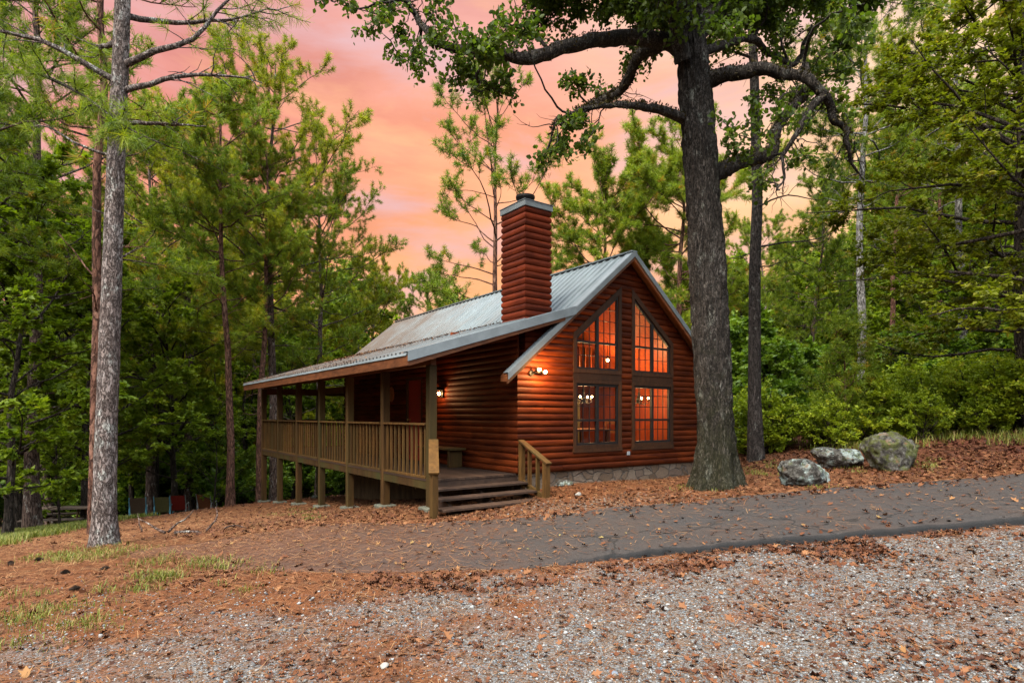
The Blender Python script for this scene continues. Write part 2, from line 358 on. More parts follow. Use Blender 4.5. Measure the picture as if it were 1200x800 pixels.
def make_ground():
    k = 5.6; nx, ny = 330, 330
    u = np.linspace(-1, 1, nx); xs = 170*np.sinh(k*u)/np.sinh(k); ys = 6 + 170*np.sinh(k*u)/np.sinh(k)
    X, Y = np.meshgrid(xs, ys); Z = gz(X, Y)
    near = np.exp(-(np.hypot(X, Y-5)/9)**2)
    Z = Z + near*((n2(X, Y, 3.1, 3, 3.0)-.45)*.05)
    on_road = sstep(0, .12, Y-road_near(X)) * sstep(0, .25, road_far(X)-Y) * sstep(-4.9, -4.4, X)
    Z = Z - on_road*.05
    V = np.stack([X, Y, Z], -1).reshape(-1, 3)
    i = (np.arange(ny-1)[:, None]*nx + np.arange(nx-1)[None]).ravel()
    Fq = np.stack([i, i+1, i+nx+1, i+nx], -1)
    m, nt, b = newmat('ground_litter'); setp(b, .95, .12)
    co = coords(nt); g, gr, fo, bk = attr(nt, 'gravel'), attr(nt, 'grass'), attr(nt, 'forest'), attr(nt, 'bank')
    n1 = noise(nt, co, 1.1, 5); nfine = noise(nt, co, 34, 5, .7); nm = noise(nt, co, 7, 5, .65)
    straw_v = coords(nt, (40, 9, 20), rot=(0, 0, .6)); straw = noise(nt, straw_v, 2.2, 5, .7, 1.2)
    needle = ramp(nt, straw, [(.3, (.055,.018,.007)), (.5, (.16,.056,.021)), (.72, (.29,.12,.05))])
    brown = ramp(nt, nfine, [(.3, (.035,.018,.010)), (.55, (.11,.05,.026)), (.75, (.20,.11,.06))])
    c = mixc(nt, ramp(nt, nm, [(.48, (0,0,0)), (.62, (.75,.75,.75))]), needle, brown)
    c = mixc(nt, bk, c, ramp(nt, nfine, [(.3, (.05,.014,.008)), (.5, (.14,.045,.024)), (.75, (.24,.095,.055))]))
    v1 = nd(nt, 'TexVoronoi', {'Vector': co, 'Scale': 62.0}, feature='F1'); v2 = nd(nt, 'TexVoronoi', {'Vector': co, 'Scale': 62.0}, feature='DISTANCE_TO_EDGE')
    cell = nd(nt, 'SeparateColor', {0: v1.outputs['Color']}).outputs[0]
    peb = ramp(nt, cell, [(.0, (.07,.038,.02)), (.25, (.15,.10,.07)), (.5, (.175,.165,.155)), (.75, (.25,.25,.25)), (1.0, (.12,.135,.155))])
    peb = mixc(nt, ramp(nt, v2.outputs['Distance'], [(0, (0,0,0)), (.1, (1,1,1))]), (.06,.04,.03), peb)
    peb = mixc(nt, ramp(nt, nm, [(.5, (0,0,0)), (.66, (.7,.7,.7))]), peb, (.19,.125,.085))
    gm = ramp(nt, mth(nt, 'ADD', g, mth(nt, 'MULTIPLY', mth(nt, 'SUBTRACT', nfine, .5), .6)), [(.32, (0,0,0)), (.58, (1,1,1))])
    c = mixc(nt, gm, c, peb)
    green = ramp(nt, nfine, [(.3, (.02,.035,.006)), (.7, (.07,.11,.02))])
    c = mixc(nt, mth(nt, 'MULTIPLY', gr, .8), c, green)
    fl = mixc(nt, ramp(nt, n1, [(.45, (0,0,0)), (.6, (1,1,1))]), ramp(nt, nm, [(.3, (.03,.014,.007)), (.7, (.10,.04,.016))]), ramp(nt, nm, [(.3, (.012,.022,.005)), (.7, (.05,.075,.014))]))
    c = mixc(nt, fo, c, fl); c = mixc(nt, 1.0, c, (ALB,)*3, 'MULTIPLY')
    nt.links.new(c, b.inputs['Base Color'])
    h = mth(nt, 'ADD', mth(nt, 'MULTIPLY', nfine, .6), mth(nt, 'MULTIPLY', v1.outputs['Distance'], mth(nt, 'MULTIPLY', g, -.8)))
    bump(nt, b, h, .8, .03)
    me = np_mesh('ground', [(V, Fq, m, None)], smooth=True)
    ms = ground_masks(V[:, 0], V[:, 1])
    for nme, a in zip(('gravel', 'grass', 'forest', 'bank'), ms):
        t = me.attributes.new(nme, 'FLOAT', 'POINT'); t.data.foreach_set('value', a.astype(np.float32))
    tag(obj('ground', me), kind='structure')
make_ground()

# ------------------------------------------------------------------ asphalt drive
def make_road():
    m, nt, b = newmat('asphalt'); setp(b, .85, .25)
    co = coords(nt); f = noise(nt, co, 90, 4, .75); mid = noise(nt, co, 1.6, 5, .6)
    c = ramp(nt, f, [(.3, (.010,.010,.0105)), (.52, (.037,.0345,.035)), (.70, (.105,.098,.097))])
    c = mixc(nt, ramp(nt, mid, [(.36, (.12,.12,.12)), (.74, (.6,.6,.6))]), c, (.070,.042,.029))
    ck = nd(nt, 'TexVoronoi', {'Vector': nd(nt, 'VectorMath', {0: co, 1: nd(nt, 'VectorMath', {0: nd(nt, 'TexNoise', {'Vector': co, 'Scale': 1.7, 'Detail': 5}).outputs['Color'], 'Scale': .9}, operation='SCALE').outputs[0]}, operation='ADD').outputs[0], 'Scale': .55}, feature='DISTANCE_TO_EDGE').outputs['Distance']
    c = mixc(nt, mth(nt, 'MULTIPLY', ramp(nt, ck, [(.004, (1,1,1)), (.012, (0,0,0))]), .75), c, (.006,.006,.006))
    e = attr(nt, 'rnd'); ox = nd(nt, 'SeparateXYZ', {0: co}).outputs[0]; cov = nd(nt, 'MapRange', {0: mth(nt, 'ADD', ox, mth(nt, 'MULTIPLY', mth(nt, 'SUBTRACT', noise(nt, co, 2.2, 6, .7), .5), 5.0)), 1: .6, 2: -3.2}).outputs[0]
    c = mixc(nt, mth(nt, 'MULTIPLY', cov, .8), c, ramp(nt, f, [(.3, (.06,.024,.012)), (.7, (.20,.08,.035))])); c = mixc(nt, e, c, (.010,.010,.011)); c = mixc(nt, 1.0, c, (ALB,)*3, 'MULTIPLY')
    nt.links.new(c, b.inputs['Base Color']); bump(nt, b, f, .7, .012)
    xs = np.concatenate([np.arange(-4.6, 7.5, .035), np.arange(7.5, 40, .5)])
    rows = 44; vs = []; rn = []
    for x0 in xs:
        w = .06*(n2([x0], [0], 2.1, 4, 5.)[0]-.45)*4
        a = road_near(x0) + w*.6 + .22*(n2([x0], [3], 4., 5, 8.)[0]-.47) + .14*(n2([x0], [5], 15., 3, 3.)[0]-.45); bb = road_far(x0) + (n2([x0], [7], 1.3, 4, 2.)[0]-.45)*.7
        taper = float(sstep(-4.75, -2.6, x0 + (n2([x0*2], [1], 1.5, 2)[0]-.4)))
        mid_ = a*.45 + bb*.55; a = mid_ + (a-mid_)*(.15+.85*taper); bb = mid_ + (bb-mid_)*(.15+.85*taper)
        ys = np.concatenate([[a, a+.015, a+.05], np.linspace(a+.075, bb, rows-3)])
        zs = gz(np.full(rows, x0), ys)
        lift = float(sstep(-.2, 1.6, x0))*.055 + .010; ed = float(sstep(-.2, 1.4, x0))
        off = np.full(rows, lift); off[0] = -.06; off[1] = lift*.55; off[2] = lift*.9; off[-1] = -.03; off[-2] = min(off[-2], .008)
        off += (n2(np.full(rows, x0), ys, 1.2, 2, 4.)-.45)*.012
        for yy, zz_, oo in zip(ys, zs, off): vs.append((x0, yy, zz_+oo))
        rn += [ed, ed, .75*ed] + [0]*(rows-3)
    n = len(xs); i = (np.arange(n-1)[:, None]*rows + np.arange(rows-1)[None]).ravel()
    Fq = np.stack([i, i+rows, i+rows+1, i+1], -1)
    me = np_mesh('road', [(np.array(vs), Fq, m, np.array(rn, float))], smooth=True)
    tag(obj('road', me), kind='structure')
make_road()
def surf(x, y):
    """height of what one would walk on: ground or drive"""
    x = np.asarray(x, float); y = np.asarray(y, float)
    on = (y > road_near(x)+.1) & (y < road_far(x)-.2) & (x > -3.6)
    return gz(x, y) + np.where(on, .012 + .055*sstep(-.2, 1.6, x), 0) + np.where(on, 0, np.exp(-(np.hypot(x, y-5)/9)**2)*((n2(x, y, 3.1, 3, 3.0)-.45)*.05))

# ------------------------------------------------------------------ loose stones, leaves, needles, grass (nobody could count them)
def ico():
    t = (1+5**.5)/2
    v = np.array([(-1,t,0),(1,t,0),(-1,-t,0),(1,-t,0),(0,-1,t),(0,1,t),(0,-1,-t),(0,1,-t),(t,0,-1),(t,0,1),(-t,0,-1),(-t,0,1)], float)
    f = np.array([(0,11,5),(0,5,1),(0,1,7),(0,7,10),(0,10,11),(1,5,9),(5,11,4),(11,10,2),(10,7,6),(7,1,8),(3,9,4),(3,4,2),(3,2,6),(3,6,8),(3,8,9),(4,9,5),(2,4,11),(6,2,10),(8,6,7),(9,8,1)])
    return v/np.linalg.norm(v[0]), f
def scatter_pts(n, x0, x1, y0, y1, wfun):
    P = np.zeros((0, 2))
    while len(P) < n:
        q = np.stack([rng.uniform(x0, x1, n), rng.uniform(0, 1, n)], -1); q[:, 1] = y0 + (y1-y0)*q[:, 1]
        q = q[rng.random(n) < wfun(q[:, 0], q[:, 1])]; P = np.concatenate([P, q])
    return P[:n]
def yawrot(a):
    c, s = np.cos(a), np.sin(a); M = np.zeros((len(a), 3, 3)); M[:,0,0]=c; M[:,0,1]=-s; M[:,1,0]=s; M[:,1,1]=c; M[:,2,2]=1; return M
def randrot(n, tilt):
    a = rng.uniform(0, 2*np.pi, n); b = rng.normal(0, tilt, n); c2 = rng.uniform(0, 2*np.pi, n)
    Rx = np.zeros((n,3,3)); Rx[:,0,0]=1; Rx[:,1,1]=np.cos(b); Rx[:,1,2]=-np.sin(b); Rx[:,2,1]=np.sin(b); Rx[:,2,2]=np.cos(b)
    return yawrot(a) @ Rx @ yawrot(c2)
def place(shape, fc, pts, rot, size, rnd):
    V = np.einsum('nij,nkj->nki', rot, shape if shape.ndim == 3 else np.broadcast_to(shape, (len(pts),)+shape.shape)) * size[:, None, None] + pts[:, None]
    k = V.shape[1]; Fc = (fc[None] + (np.arange(len(pts))*k)[:, None, None]).reshape(-1, fc.shape[1])
    return V.reshape(-1, 3), Fc, np.repeat(rnd, k)

def stones():
    m, nt, b = newmat('stone_gravel'); setp(b, .8, .25)
    r = attr(nt, 'rnd'); c = ramp(nt, r, [(.0, (.065,.030,.015)), (.18, (.14,.075,.04)), (.34, (.22,.135,.085)), (.46, (.185,.18,.172)), (.60, (.27,.275,.275)), (.72, (.40,.405,.41)), (.80, (.17,.195,.225)), (.90, (.055,.06,.07)), (1.0, (.27,.14,.07))])
    g = noise(nt, coords(nt), 60, 4, .7); c = mixc(nt, .6, c, ramp(nt, g, [(.3, (.6,.58,.55)), (.7, (1.2,1.2,1.2))]), 'MULTIPLY')
    c = mixc(nt, 1.0, c, (ALB*.95,)*3, 'MULTIPLY'); nt.links.new(c, b.inputs['Base Color']); bump(nt, b, g, .4, .004)
    def wf(x, y):
        g = ground_masks(x, y)[0]; inview = (np.abs(x) < .93*y+.4); return np.clip(g*1.25 - .16, .015, 1) * inview * np.clip(5.5/(y+1), .3, 1) * (y < road_near(x)-.02)
    A = Acc(); v, f = ico()
    for n, lo, hi in ((40000, .0035, .0072), (8000, .007, .0125), (450, .012, .022)):
        P = scatter_pts(n, -6.5, 7, 2.6, 8.6, wf); k = len(P)
        sh = v[None] * (1 + rng.normal(0, .17, (k, 12, 1))) * np.array([1, 1, .55])[None, None] * rng.uniform(.75, 1.3, (k, 1, 3))
        s = rng.uniform(lo, hi, k) * np.clip(.8+.04*P[:, 1], .8, 1.2); z = surf(P[:, 0], P[:, 1]) + s*.25
        A.add(*place(sh, f, np.column_stack([P, z]), randrot(k, .35), s, np.clip(rng.random(k) - .12*(P[:, 0] < -1.5), 0, 1)))
    P = scatter_pts(1300, -.9, 3.4, 8.2, 10.4, lambda x, y: np.exp(-((x-1.2)/1.3)**2-((y-9.4)/.55)**2)); k = len(P); s = rng.uniform(.008, .022, k)
    sh = v[None] * (1 + rng.normal(0, .15, (k, 12, 1))) * np.array([1, 1, .55])
    A.add(*place(sh, f, np.column_stack([P, surf(P[:,0], P[:,1])+s*.2]), randrot(k, .3), s, rng.uniform(.05, .5, k)))
    V, Fc, r_ = A.get(3)
    tag(obj('gravel', np_mesh('gravel', [(V, Fc, m, r_)])), 'loose grey white and tan gravel scattered below the drive', 'gravel', kind='stuff')
stones()

LEAF = np.array([(0,0,0),(.16,.18,.02),(.34,.30,.09),(.20,.42,.03),(.42,.62,.12),(.18,.72,.05),(0,1.0,.10),(-.18,.72,.05),(-.42,.62,.12),(-.20,.42,.03),(-.34,.30,.09),(-.16,.18,.02)], float)
LEAF[:, 1] -= .5; LEAF[:, :2] *= np.array([.95, 1.0])
LEAFF = np.array([tuple(range(12))])
def litter():
    m, nt, b = newmat('dead_leaf'); setp(b, .75, .2)
    c = ramp(nt, attr(nt, 'rnd'), [(.0, (.045,.016,.009)), (.3, (.12,.04,.016)), (.55, (.17,.062,.024)), (.82, (.25,.11,.045)), (.95, (.30,.16,.055)), (1.0, (.26,.23,.08))])
    nt.links.new(mixc(nt, 1.0, c, (ALB,)*3, 'MULTIPLY'), b.inputs['Base Color'])
    A = Acc()
    def add(n, x0, x1, y0, y1, wf, lo, hi, tilt=.35, rr=(0, 1)):
        P = scatter_pts(n, x0, x1, y0, y1, lambda x, y: wf(x, y) * (np.abs(x) < .93*y+.6) * ~in_house(x, y)); k = len(P); s = rng.uniform(lo, hi, k)
        sh = np.broadcast_to(LEAF, (k, 12, 3)) * rng.uniform([.7, .8, .2], [1.2, 1.15, 4.0], (k, 1, 3))
        z = surf(P[:, 0], P[:, 1]) + s*.10
        A.add(*place(sh, LEAFF, np.column_stack([P, z]), randrot(k, tilt), s, rng.uniform(*rr, k)))
    off = lambda x, y: (y < road_near(x)) * (.25 + 1.2*sstep(.45, .62, n2(x, y, .9, 3, 13.)))
    add(7500, -6, 7, 2.6, 7.5, off, .018, .06, .6, (0, .75)); add(2600, -3, 7, 3.4, 6.8, lambda x, y: np.exp(-((road_near(x)-.35-y)/.3)**2)*sstep(.42, .6, n2(x, y, 1.6, 3, 23.)), .025, .08, .6, (0, .6)); add(150, -6, 7, 2.6, 7.5, lambda x, y: (y < road_near(x))*1.0, .06, .105, .6, (.35, .95))
    add(650, -4, 9, 5.2, 9.8, lambda x, y: (y > road_near(x)) * (y < road_far(x)), .025, .085, .3, (.2, 1))
    add(6500, -5, 14, 8.2, 15, lambda x, y: (y > road_far(x)-.5) * (.3 + .7*np.exp(-((y-road_far(x)-.6)/1.6)**2)), .04, .10, .5, (0, .85))
    add(2500, -14, 0, 7, 22, lambda x, y: (y > road_far(x))*1.0, .05, .11, .45, (0, .7))
    add(5200, 5, 16, 9, 16, lambda x, y: sstep(9.8, 11, x*.55+y*.7), .05, .11, .5, (0, .6))
    V, Fc, r_ = A.get(12)
    tag(obj('fallen_leaves', np_mesh('fallen_leaves', [(V, Fc, m, r_)])), 'brown and orange fallen oak leaves strewn over drive gravel and bank', 'leaves', kind='stuff')
def in_house(x, y):
    dx = x-.112; dy = y-11.07; s = dx*.809+dy*.588; t = -dx*.588+dy*.809
    return (s > -.12) & (s < 5.8) & (t > -.12) & (t < 9)
litter()

def straw():
    m, nt, b = newmat('pine_straw'); setp(b, .8, .15)
    nt.links.new(mixc(nt, 1.0, ramp(nt, attr(nt, 'rnd'), [(0, (.06,.02,.008)), (.4, (.16,.060,.024)), (.75, (.27,.12,.05)), (1, (.36,.21,.10))]), (ALB,)*3, 'MULTIPLY'), b.inputs['Base Color'])
    def wf(x, y): return (1-ground_masks(x, y)[0]*1.1).clip(.08, 1) * (np.abs(x) < .93*y+.5) * np.where((y > road_near(x)) & (y < road_far(x)) & (x > -3.4), .16 + .5*sstep(.5, -2.5, x), 1) * ~in_house(x, y) * np.clip(6/(y+.1), .25, 1) * np.where(y < road_near(x), .65, 1)
    A = Acc(); q = np.array([(-.5,-.035,0),(.5,-.03,.05),(.5,.03,.05),(-.5,.035,0)]); f = np.array([(0,1,2,3)])
    P = scatter_pts(70000, -12, 9, 2.6, 17, wf); k = len(P); s = rng.uniform(.05, .15, k)
    sh = np.broadcast_to(q, (k, 4, 3)) * np.stack([np.ones(k), np.clip(.022+.010*P[:, 1], .03, .13)/.07*.7*.1/s*.8, np.ones(k)], -1)[:, None]
    A.add(*place(sh, f, np.column_stack([P, surf(P[:, 0], P[:, 1])+.008+rng.random(k)*.012]), randrot(k, .18), s, rng.random(k)))
    V, Fc, r_ = A.get(4)
    tag(obj('pine_straw', np_mesh('pine_straw', [(V, Fc, m, r_)])), 'orange brown pine needles carpeting the ground around drive and porch', 'pine needles', kind='stuff')
straw()

def grass():
    m = leafmat('grass_blade', [(0, (.07,.06,.014)), (.35, (.075,.10,.012)), (.7, (.13,.15,.018)), (1, (.22,.16,.05))], .25)
    def tufts(P, per, lo, hi, spread, r):
        n = len(P)*per; B = np.repeat(P, per, 0) + rng.normal(0, 1, (n, 2))*np.repeat(spread, per)[:, None]
        z = surf(B[:, 0], B[:, 1]) - .01; h = rng.uniform(lo, hi, n); a = rng.uniform(0, 2*np.pi, n); ln = rng.uniform(.15, .9, n)*h
        dx, dy = np.cos(a), np.sin(a); wv = (.0016 + .00035*B[:, 1]) * rng.uniform(.7, 1.4, n)
        b0 = np.column_stack([B, z]); d = np.column_stack([dx, dy, 0*dx]); p = np.column_stack([-dy, dx, 0*dx])
        mid = b0 + d*(ln*.4)[:, None] + np.array([0,0,1])*(h*.6)[:, None]; tip = b0 + d*ln[:, None] + np.array([0,0,1])*h[:, None]*.95
        V = np.stack([b0-p*wv[:,None], b0+p*wv[:,None], mid+p*wv[:,None]*.7, mid-p*wv[:,None]*.7, tip], 1).reshape(-1, 3)
        i = np.arange(n)*5; q = np.stack([i, i+1, i+2, i+3], -1); t = np.stack([i+3, i+2, i+4, i+4], -1)
        return V, np.concatenate([q, np.stack([i+3, i+2, i+4], -1)[:, [0,1,2,2]]]) if False else q, np.stack([i+3, i+2, i+4], -1), np.repeat(rng.uniform(*r, n), 5)
    Vq, Fq, Ft, Rr = [], [], [], []; nv = 0
    def add(P, *a):
        nonlocal nv
        V, q, t, r = tufts(P, *a); Vq.append(V); Fq.append(q+nv); Ft.append(t+nv); Rr.append(r); nv += len(V)
    spots = []
    for px, py, sx, n in ((190,676,30,26),(240,664,26,12),(150,690,40,12),(60,712,60,6),(20,700,40,4),(60,735,70,8),(110,728,30,6),(20,755,40,4),(30,725,30,7),(160,660,60,10),(300,668,40,6),(345,600,30,10),(120,640,30,8),(890,552,16,8),(905,545,14,6),(1000,551,20,6),(968,572,12,5),(1085,545,12,12),(925,556,10,3),(812,572,18,10),(850,565,12,6),(270,690,20,3),(365,607,25,8)):
        for _ in range(n):
            x, y, _z = at(px + random.gauss(0, sx*.5), py + random.gauss(0, 3)); spots.append((x, y))
    P = np.array(spots); add(P, 24, .02, .09, np.full(len(P), .07), (0, 1))
    P = scatter_pts(900, -16, -7, 7, 19, lambda x, y: (x > -.95*y-1) * (x + .35*(y-8) < -7.5 + (n2(x, y, .6, 2)-.5)*2.5) * 1.0); add(P, 40, .05, .20, np.full(len(P), .16), (0, .9))
    P = scatter_pts(110, 7.5, 15, 10.5, 17, lambda x, y: sstep(13.1, 13.6, x*.42+y*.78)*(x < .9*y)); add(P, 30, .06, .26, np.full(len(P), .2), (.3, .95))
    P = scatter_pts(110, -6.5, -3.0, 3.6, 7.5, lambda x, y: (np.abs(x) < .95*y)*sstep(.5, .62, n2(x, y, .8, 3, 31.))); add(P, 18, .02, .08, np.full(len(P), .09), (.2, 1))
    V = np.concatenate(Vq); r_ = np.concatenate(Rr)
    me = np_mesh('grass', [(V, np.concatenate(Fq), m, r_)])
    # tips as a second face group on the same vertices
    t = np.concatenate(Ft); me2 = np_mesh('grass', [(V, np.concatenate(Fq), m, r_), (V, t, m, r_)])
    bpy.data.meshes.remove(me)
    tag(obj('grass', me2), 'thin green grass tufts and weeds in the pine straw', 'grass', kind='stuff')
grass()
# ------------------------------------------------------------------ the log cabin.  local x = along the gable front, local y = back along the porch side, z = world z
CAB = empty('log_cabin', (.112, 11.07, 0), math.atan2(.588, .809))
tag(CAB, 'red log cabin with metal roof, big gable windows and railed side porch', 'cabin')
def HW(s, t, z):
    a = math.atan2(.588, .809); return (.112 + s*math.cos(a) - t*math.sin(a), 11.07 + s*math.sin(a) + t*math.cos(a), z)
M = {}
M['log'] = wood('log_stain', (.046,.0064,.0016), (.170,.030,.0050), 7, .65, .09, (.22,.22,2.2), .45)
M['logd'] = wood('log_stain_chimney', (.095,.013,.006), (.26,.038,.014), 7, .6, .2, (.5,.5,2.2), .3)
def logmat(name, dark, light):
    m = wood(name, dark, light, 7, .62, .10, (.22,.22,2.2), .45); nt = m.node_tree; b = nt.nodes['Principled BSDF']
    c = b.inputs['Base Color'].links[0].from_socket; r = attr(nt, 'rnd')
    off = nd(nt, 'CombineXYZ', {0: mth(nt, 'MULTIPLY', r, 7.3), 1: mth(nt, 'MULTIPLY', r, 3.1), 2: 0.0}).outputs[0]
    v = nd(nt, 'VectorMath', {0: coords(nt, (.35, .35, 6)), 1: off}, operation='ADD').outputs[0]
    chk = ramp(nt, noise(nt, v, 5.5, 4, .6, .3), [(.66, (0,0,0)), (.70, (1,1,1))])                  # drying checks along the grain
    kv = nd(nt, 'TexVoronoi', {'Vector': nd(nt, 'VectorMath', {0: coords(nt, (1, 1, 1.6)), 1: off}, operation='ADD').outputs[0], 'Scale': 2.3}).outputs['Distance']
    kn = ramp(nt, kv, [(.045, (1,1,1)), (.085, (0,0,0))])                                                # knots
    st = ramp(nt, noise(nt, coords(nt), 1.3, 5, .6), [(.35, (.62,.58,.55)), (.65, (1.18,1.2,1.2))])         # uneven fading of the stain
    c = mixc(nt, .8, c, st, 'MULTIPLY'); c = mixc(nt, mth(nt, 'MULTIPLY', chk, .7), c, tuple(x*.25 for x in dark)); c = mixc(nt, mth(nt, 'MULTIPLY', kn, .75), c, tuple(x*.5 for x in dark))
    nt.links.new(c, b.inputs['Base Color']); return m
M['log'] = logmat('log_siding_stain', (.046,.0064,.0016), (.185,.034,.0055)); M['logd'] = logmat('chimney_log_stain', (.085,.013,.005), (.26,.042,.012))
M['trim'] = wood('trim_brown', (.030,.011,.004), (.080,.030,.010), 14, .6, .25, (1,1,.3), .3)
M['fascia'] = wood('fascia_board', (.10,.03,.010), (.27,.09,.03), 12, .6, .25, (.3,.3,1), .3)
M['post'] = wood('post_timber', (.042,.020,.006), (.115,.058,.017), 11, .7, .15, (1,1,.12), .4, (.045,.042,.012))
M['rail'] = wood('rail_timber', (.055,.026,.007), (.16,.078,.020), 13, .7, .15, (1,1,.15), .4, (.07,.045,.013))
M['deck'] = wood('deck_board', (.03,.015,.010), (.085,.047,.030), 12, .7, .25, (1,.12,1), .4)
M['dark'] = plain('dark_bronze_frame', (.012,.011,.012), .45, .35)
M['iron'] = plain('black_iron', (.015,.014,.013), .5, .4, .6)
M['conc'] = plain('concrete', (.13,.13,.10), .9, .15, 0, .35)
M['inwood'] = wood('inside_pine_boards', (.30,.045,.013), (.62,.130,.034), 6, .45, .35, (2.5,2.5,.2), .2)
M['infloor'] = wood('inside_floor', (.16,.05,.02), (.34,.13,.05), 6, .4, .4, (.3,2.5,1), .2)
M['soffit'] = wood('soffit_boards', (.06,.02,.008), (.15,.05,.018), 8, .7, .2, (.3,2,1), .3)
M['galv'] = plain('galvanised_trim', (.24,.275,.295), .5, .4, .25, .2, 3)

def roofmat():
    m, nt, b = newmat('metal_roof'); setp(b, .52, .4, .3)
    co = coords(nt); st = noise(nt, coords(nt, (.35, 4, 1)), 2.2, 5, .6); bl = noise(nt, co, .9, 5, .6)
    c = ramp(nt, st, [(.3, (.095,.115,.124)), (.7, (.165,.197,.21))])
    # rust and needle stain creeping up from the porch junction at the far end
    s, t, z = nd(nt, 'SeparateXYZ', {0: co}).outputs
    k = mth(nt, 'ADD', mth(nt, 'MULTIPLY', t, .088), mth(nt, 'MULTIPLY', s, -.14)); k = mth(nt, 'ADD', k, mth(nt, 'MULTIPLY', mth(nt, 'SUBTRACT', bl, .5), 1.1))
    k = mth(nt, 'ADD', k, mth(nt, 'MULTIPLY', mth(nt, 'SUBTRACT', st, .5), .9))
    mk = ramp(nt, k, [(.05, (0,0,0)), (.62, (1,1,1))])
    c = mixc(nt, mth(nt, 'MULTIPLY', mk, .85), c, (.085,.055,.038))
    nt.links.new(c, b.inputs['Base Color'])
    r = nd(nt, 'MapRange', {0: mk, 3: .45, 4: .85}); nt.links.new(r.outputs[0], b.inputs['Roughness'])
    me_ = nd(nt, 'MapRange', {0: mk, 3: .35, 4: .05}); nt.links.new(me_.outputs[0], b.inputs['Metallic'])
    bump(nt, b, bl, .12, .01); return m
M['roof'] = roofmat()

def stonemat():
    m, nt, b = newmat('field_stone'); setp(b, .9, .2)
    v = coords(nt, (1, 1, 1.5)); sc = nd(nt, 'VectorMath', {0: nd(nt, 'TexNoise', {'Vector': v, 'Scale': 3.0}).outputs['Color'], 'Scale': .25}, operation='SCALE')
    vv = nd(nt, 'VectorMath', {0: v, 1: sc.outputs[0]}, operation='ADD').outputs[0]
    e = nd(nt, 'TexVoronoi', {'Vector': vv, 'Scale': 3.4}, feature='DISTANCE_TO_EDGE').outputs['Distance']; cc = nd(nt, 'TexVoronoi', {'Vector': vv, 'Scale': 3.4}).outputs['Color']
    g = nd(nt, 'SeparateColor', {0: cc}).outputs[0]; f = noise(nt, v, 24, 6, .7)
    c = ramp(nt, g, [(0, (.085,.055,.036)), (.35, (.14,.098,.068)), (.7, (.17,.13,.098)), (1, (.115,.08,.06))])
    c = mixc(nt, .6, c, ramp(nt, f, [(.3, (.6,.6,.6)), (.7, (1.25,1.22,1.2))]), 'MULTIPLY')
    mort = ramp(nt, e, [(.02, (0,0,0)), (.06, (1,1,1))]); c = mixc(nt, mort, (.085,.068,.055), c)
    nt.links.new(c, b.inputs['Base Color']); bump(nt, b, mth(nt, 'ADD', mth(nt, 'MULTIPLY', mort, .8), mth(nt, 'MULTIPLY', f, .4)), .9, .03)
    return m
M['stone'] = stonemat()

WID, MID, LEN = 5.7, 2.85, 8.85
def roof_z(s): return 4.944 - .825*abs(s-MID)
def porch_z(s): return 2.5 + .307*(s+2.38)
BOT, CH = .418, .1245
NP = 7
def prof(h):
    """log face: (outward, z) from low to high"""
    r = []
    for k in range(NP):
        a = (-1 + 2*k/(NP-1)) * 1.35; r.append((.012 + .038*math.cos(a), h*(.5 + .5*math.sin(a)/math.sin(1.35))))
    return r
def log_run(mb, a0, a1, z, axis, m0=False, m1=False, h=CH, back=.09, slope0=0, slope1=0):
    # long courses are butted from several logs
    L = a1 - a0
    if L > 2.6:
        c = a0 + random.uniform(.3, .7)*L; g_ = .0025; log_run(mb, a0, c-g_, z, axis, m0, False, h, back, slope0, 0); log_run(mb, c+g_, a1, z, axis, False, m1, h, back, 0, slope1); return
    log_one(mb, a0, a1, z + random.uniform(-.0015, .0015), axis, m0, m1, h, back, slope0, slope1)
def log_one(mb, a0, a1, z, axis, m0=False, m1=False, h=CH, back=.09, slope0=0, slope1=0):
    """one log from a0 to a1; axis 's' faces -y, axis 't' faces -x.  slope: end shifts per metre of height"""
    p = prof(h); p = [(-back, 0)] + p + [(-back, h)]; n = len(p); vs = []
    for e, mt, a, sl in ((0, m0, a0, slope0), (1, m1, a1, slope1)):
        for o, dz in p:
            aa = a + sl*(dz - h/2) + ((-o if e == 0 else o) if mt else 0)
            vs.append((aa, -o, z+dz) if axis == 's' else (-o, aa, z+dz))
    q = [(i, (i+1) % n, n+(i+1) % n, n+i) for i in range(n)]
    if axis == 't': q = [t[::-1] for t in q]
    mb.add(vs, q + [tuple(range(n)), tuple(range(n, 2*n))[::-1]])

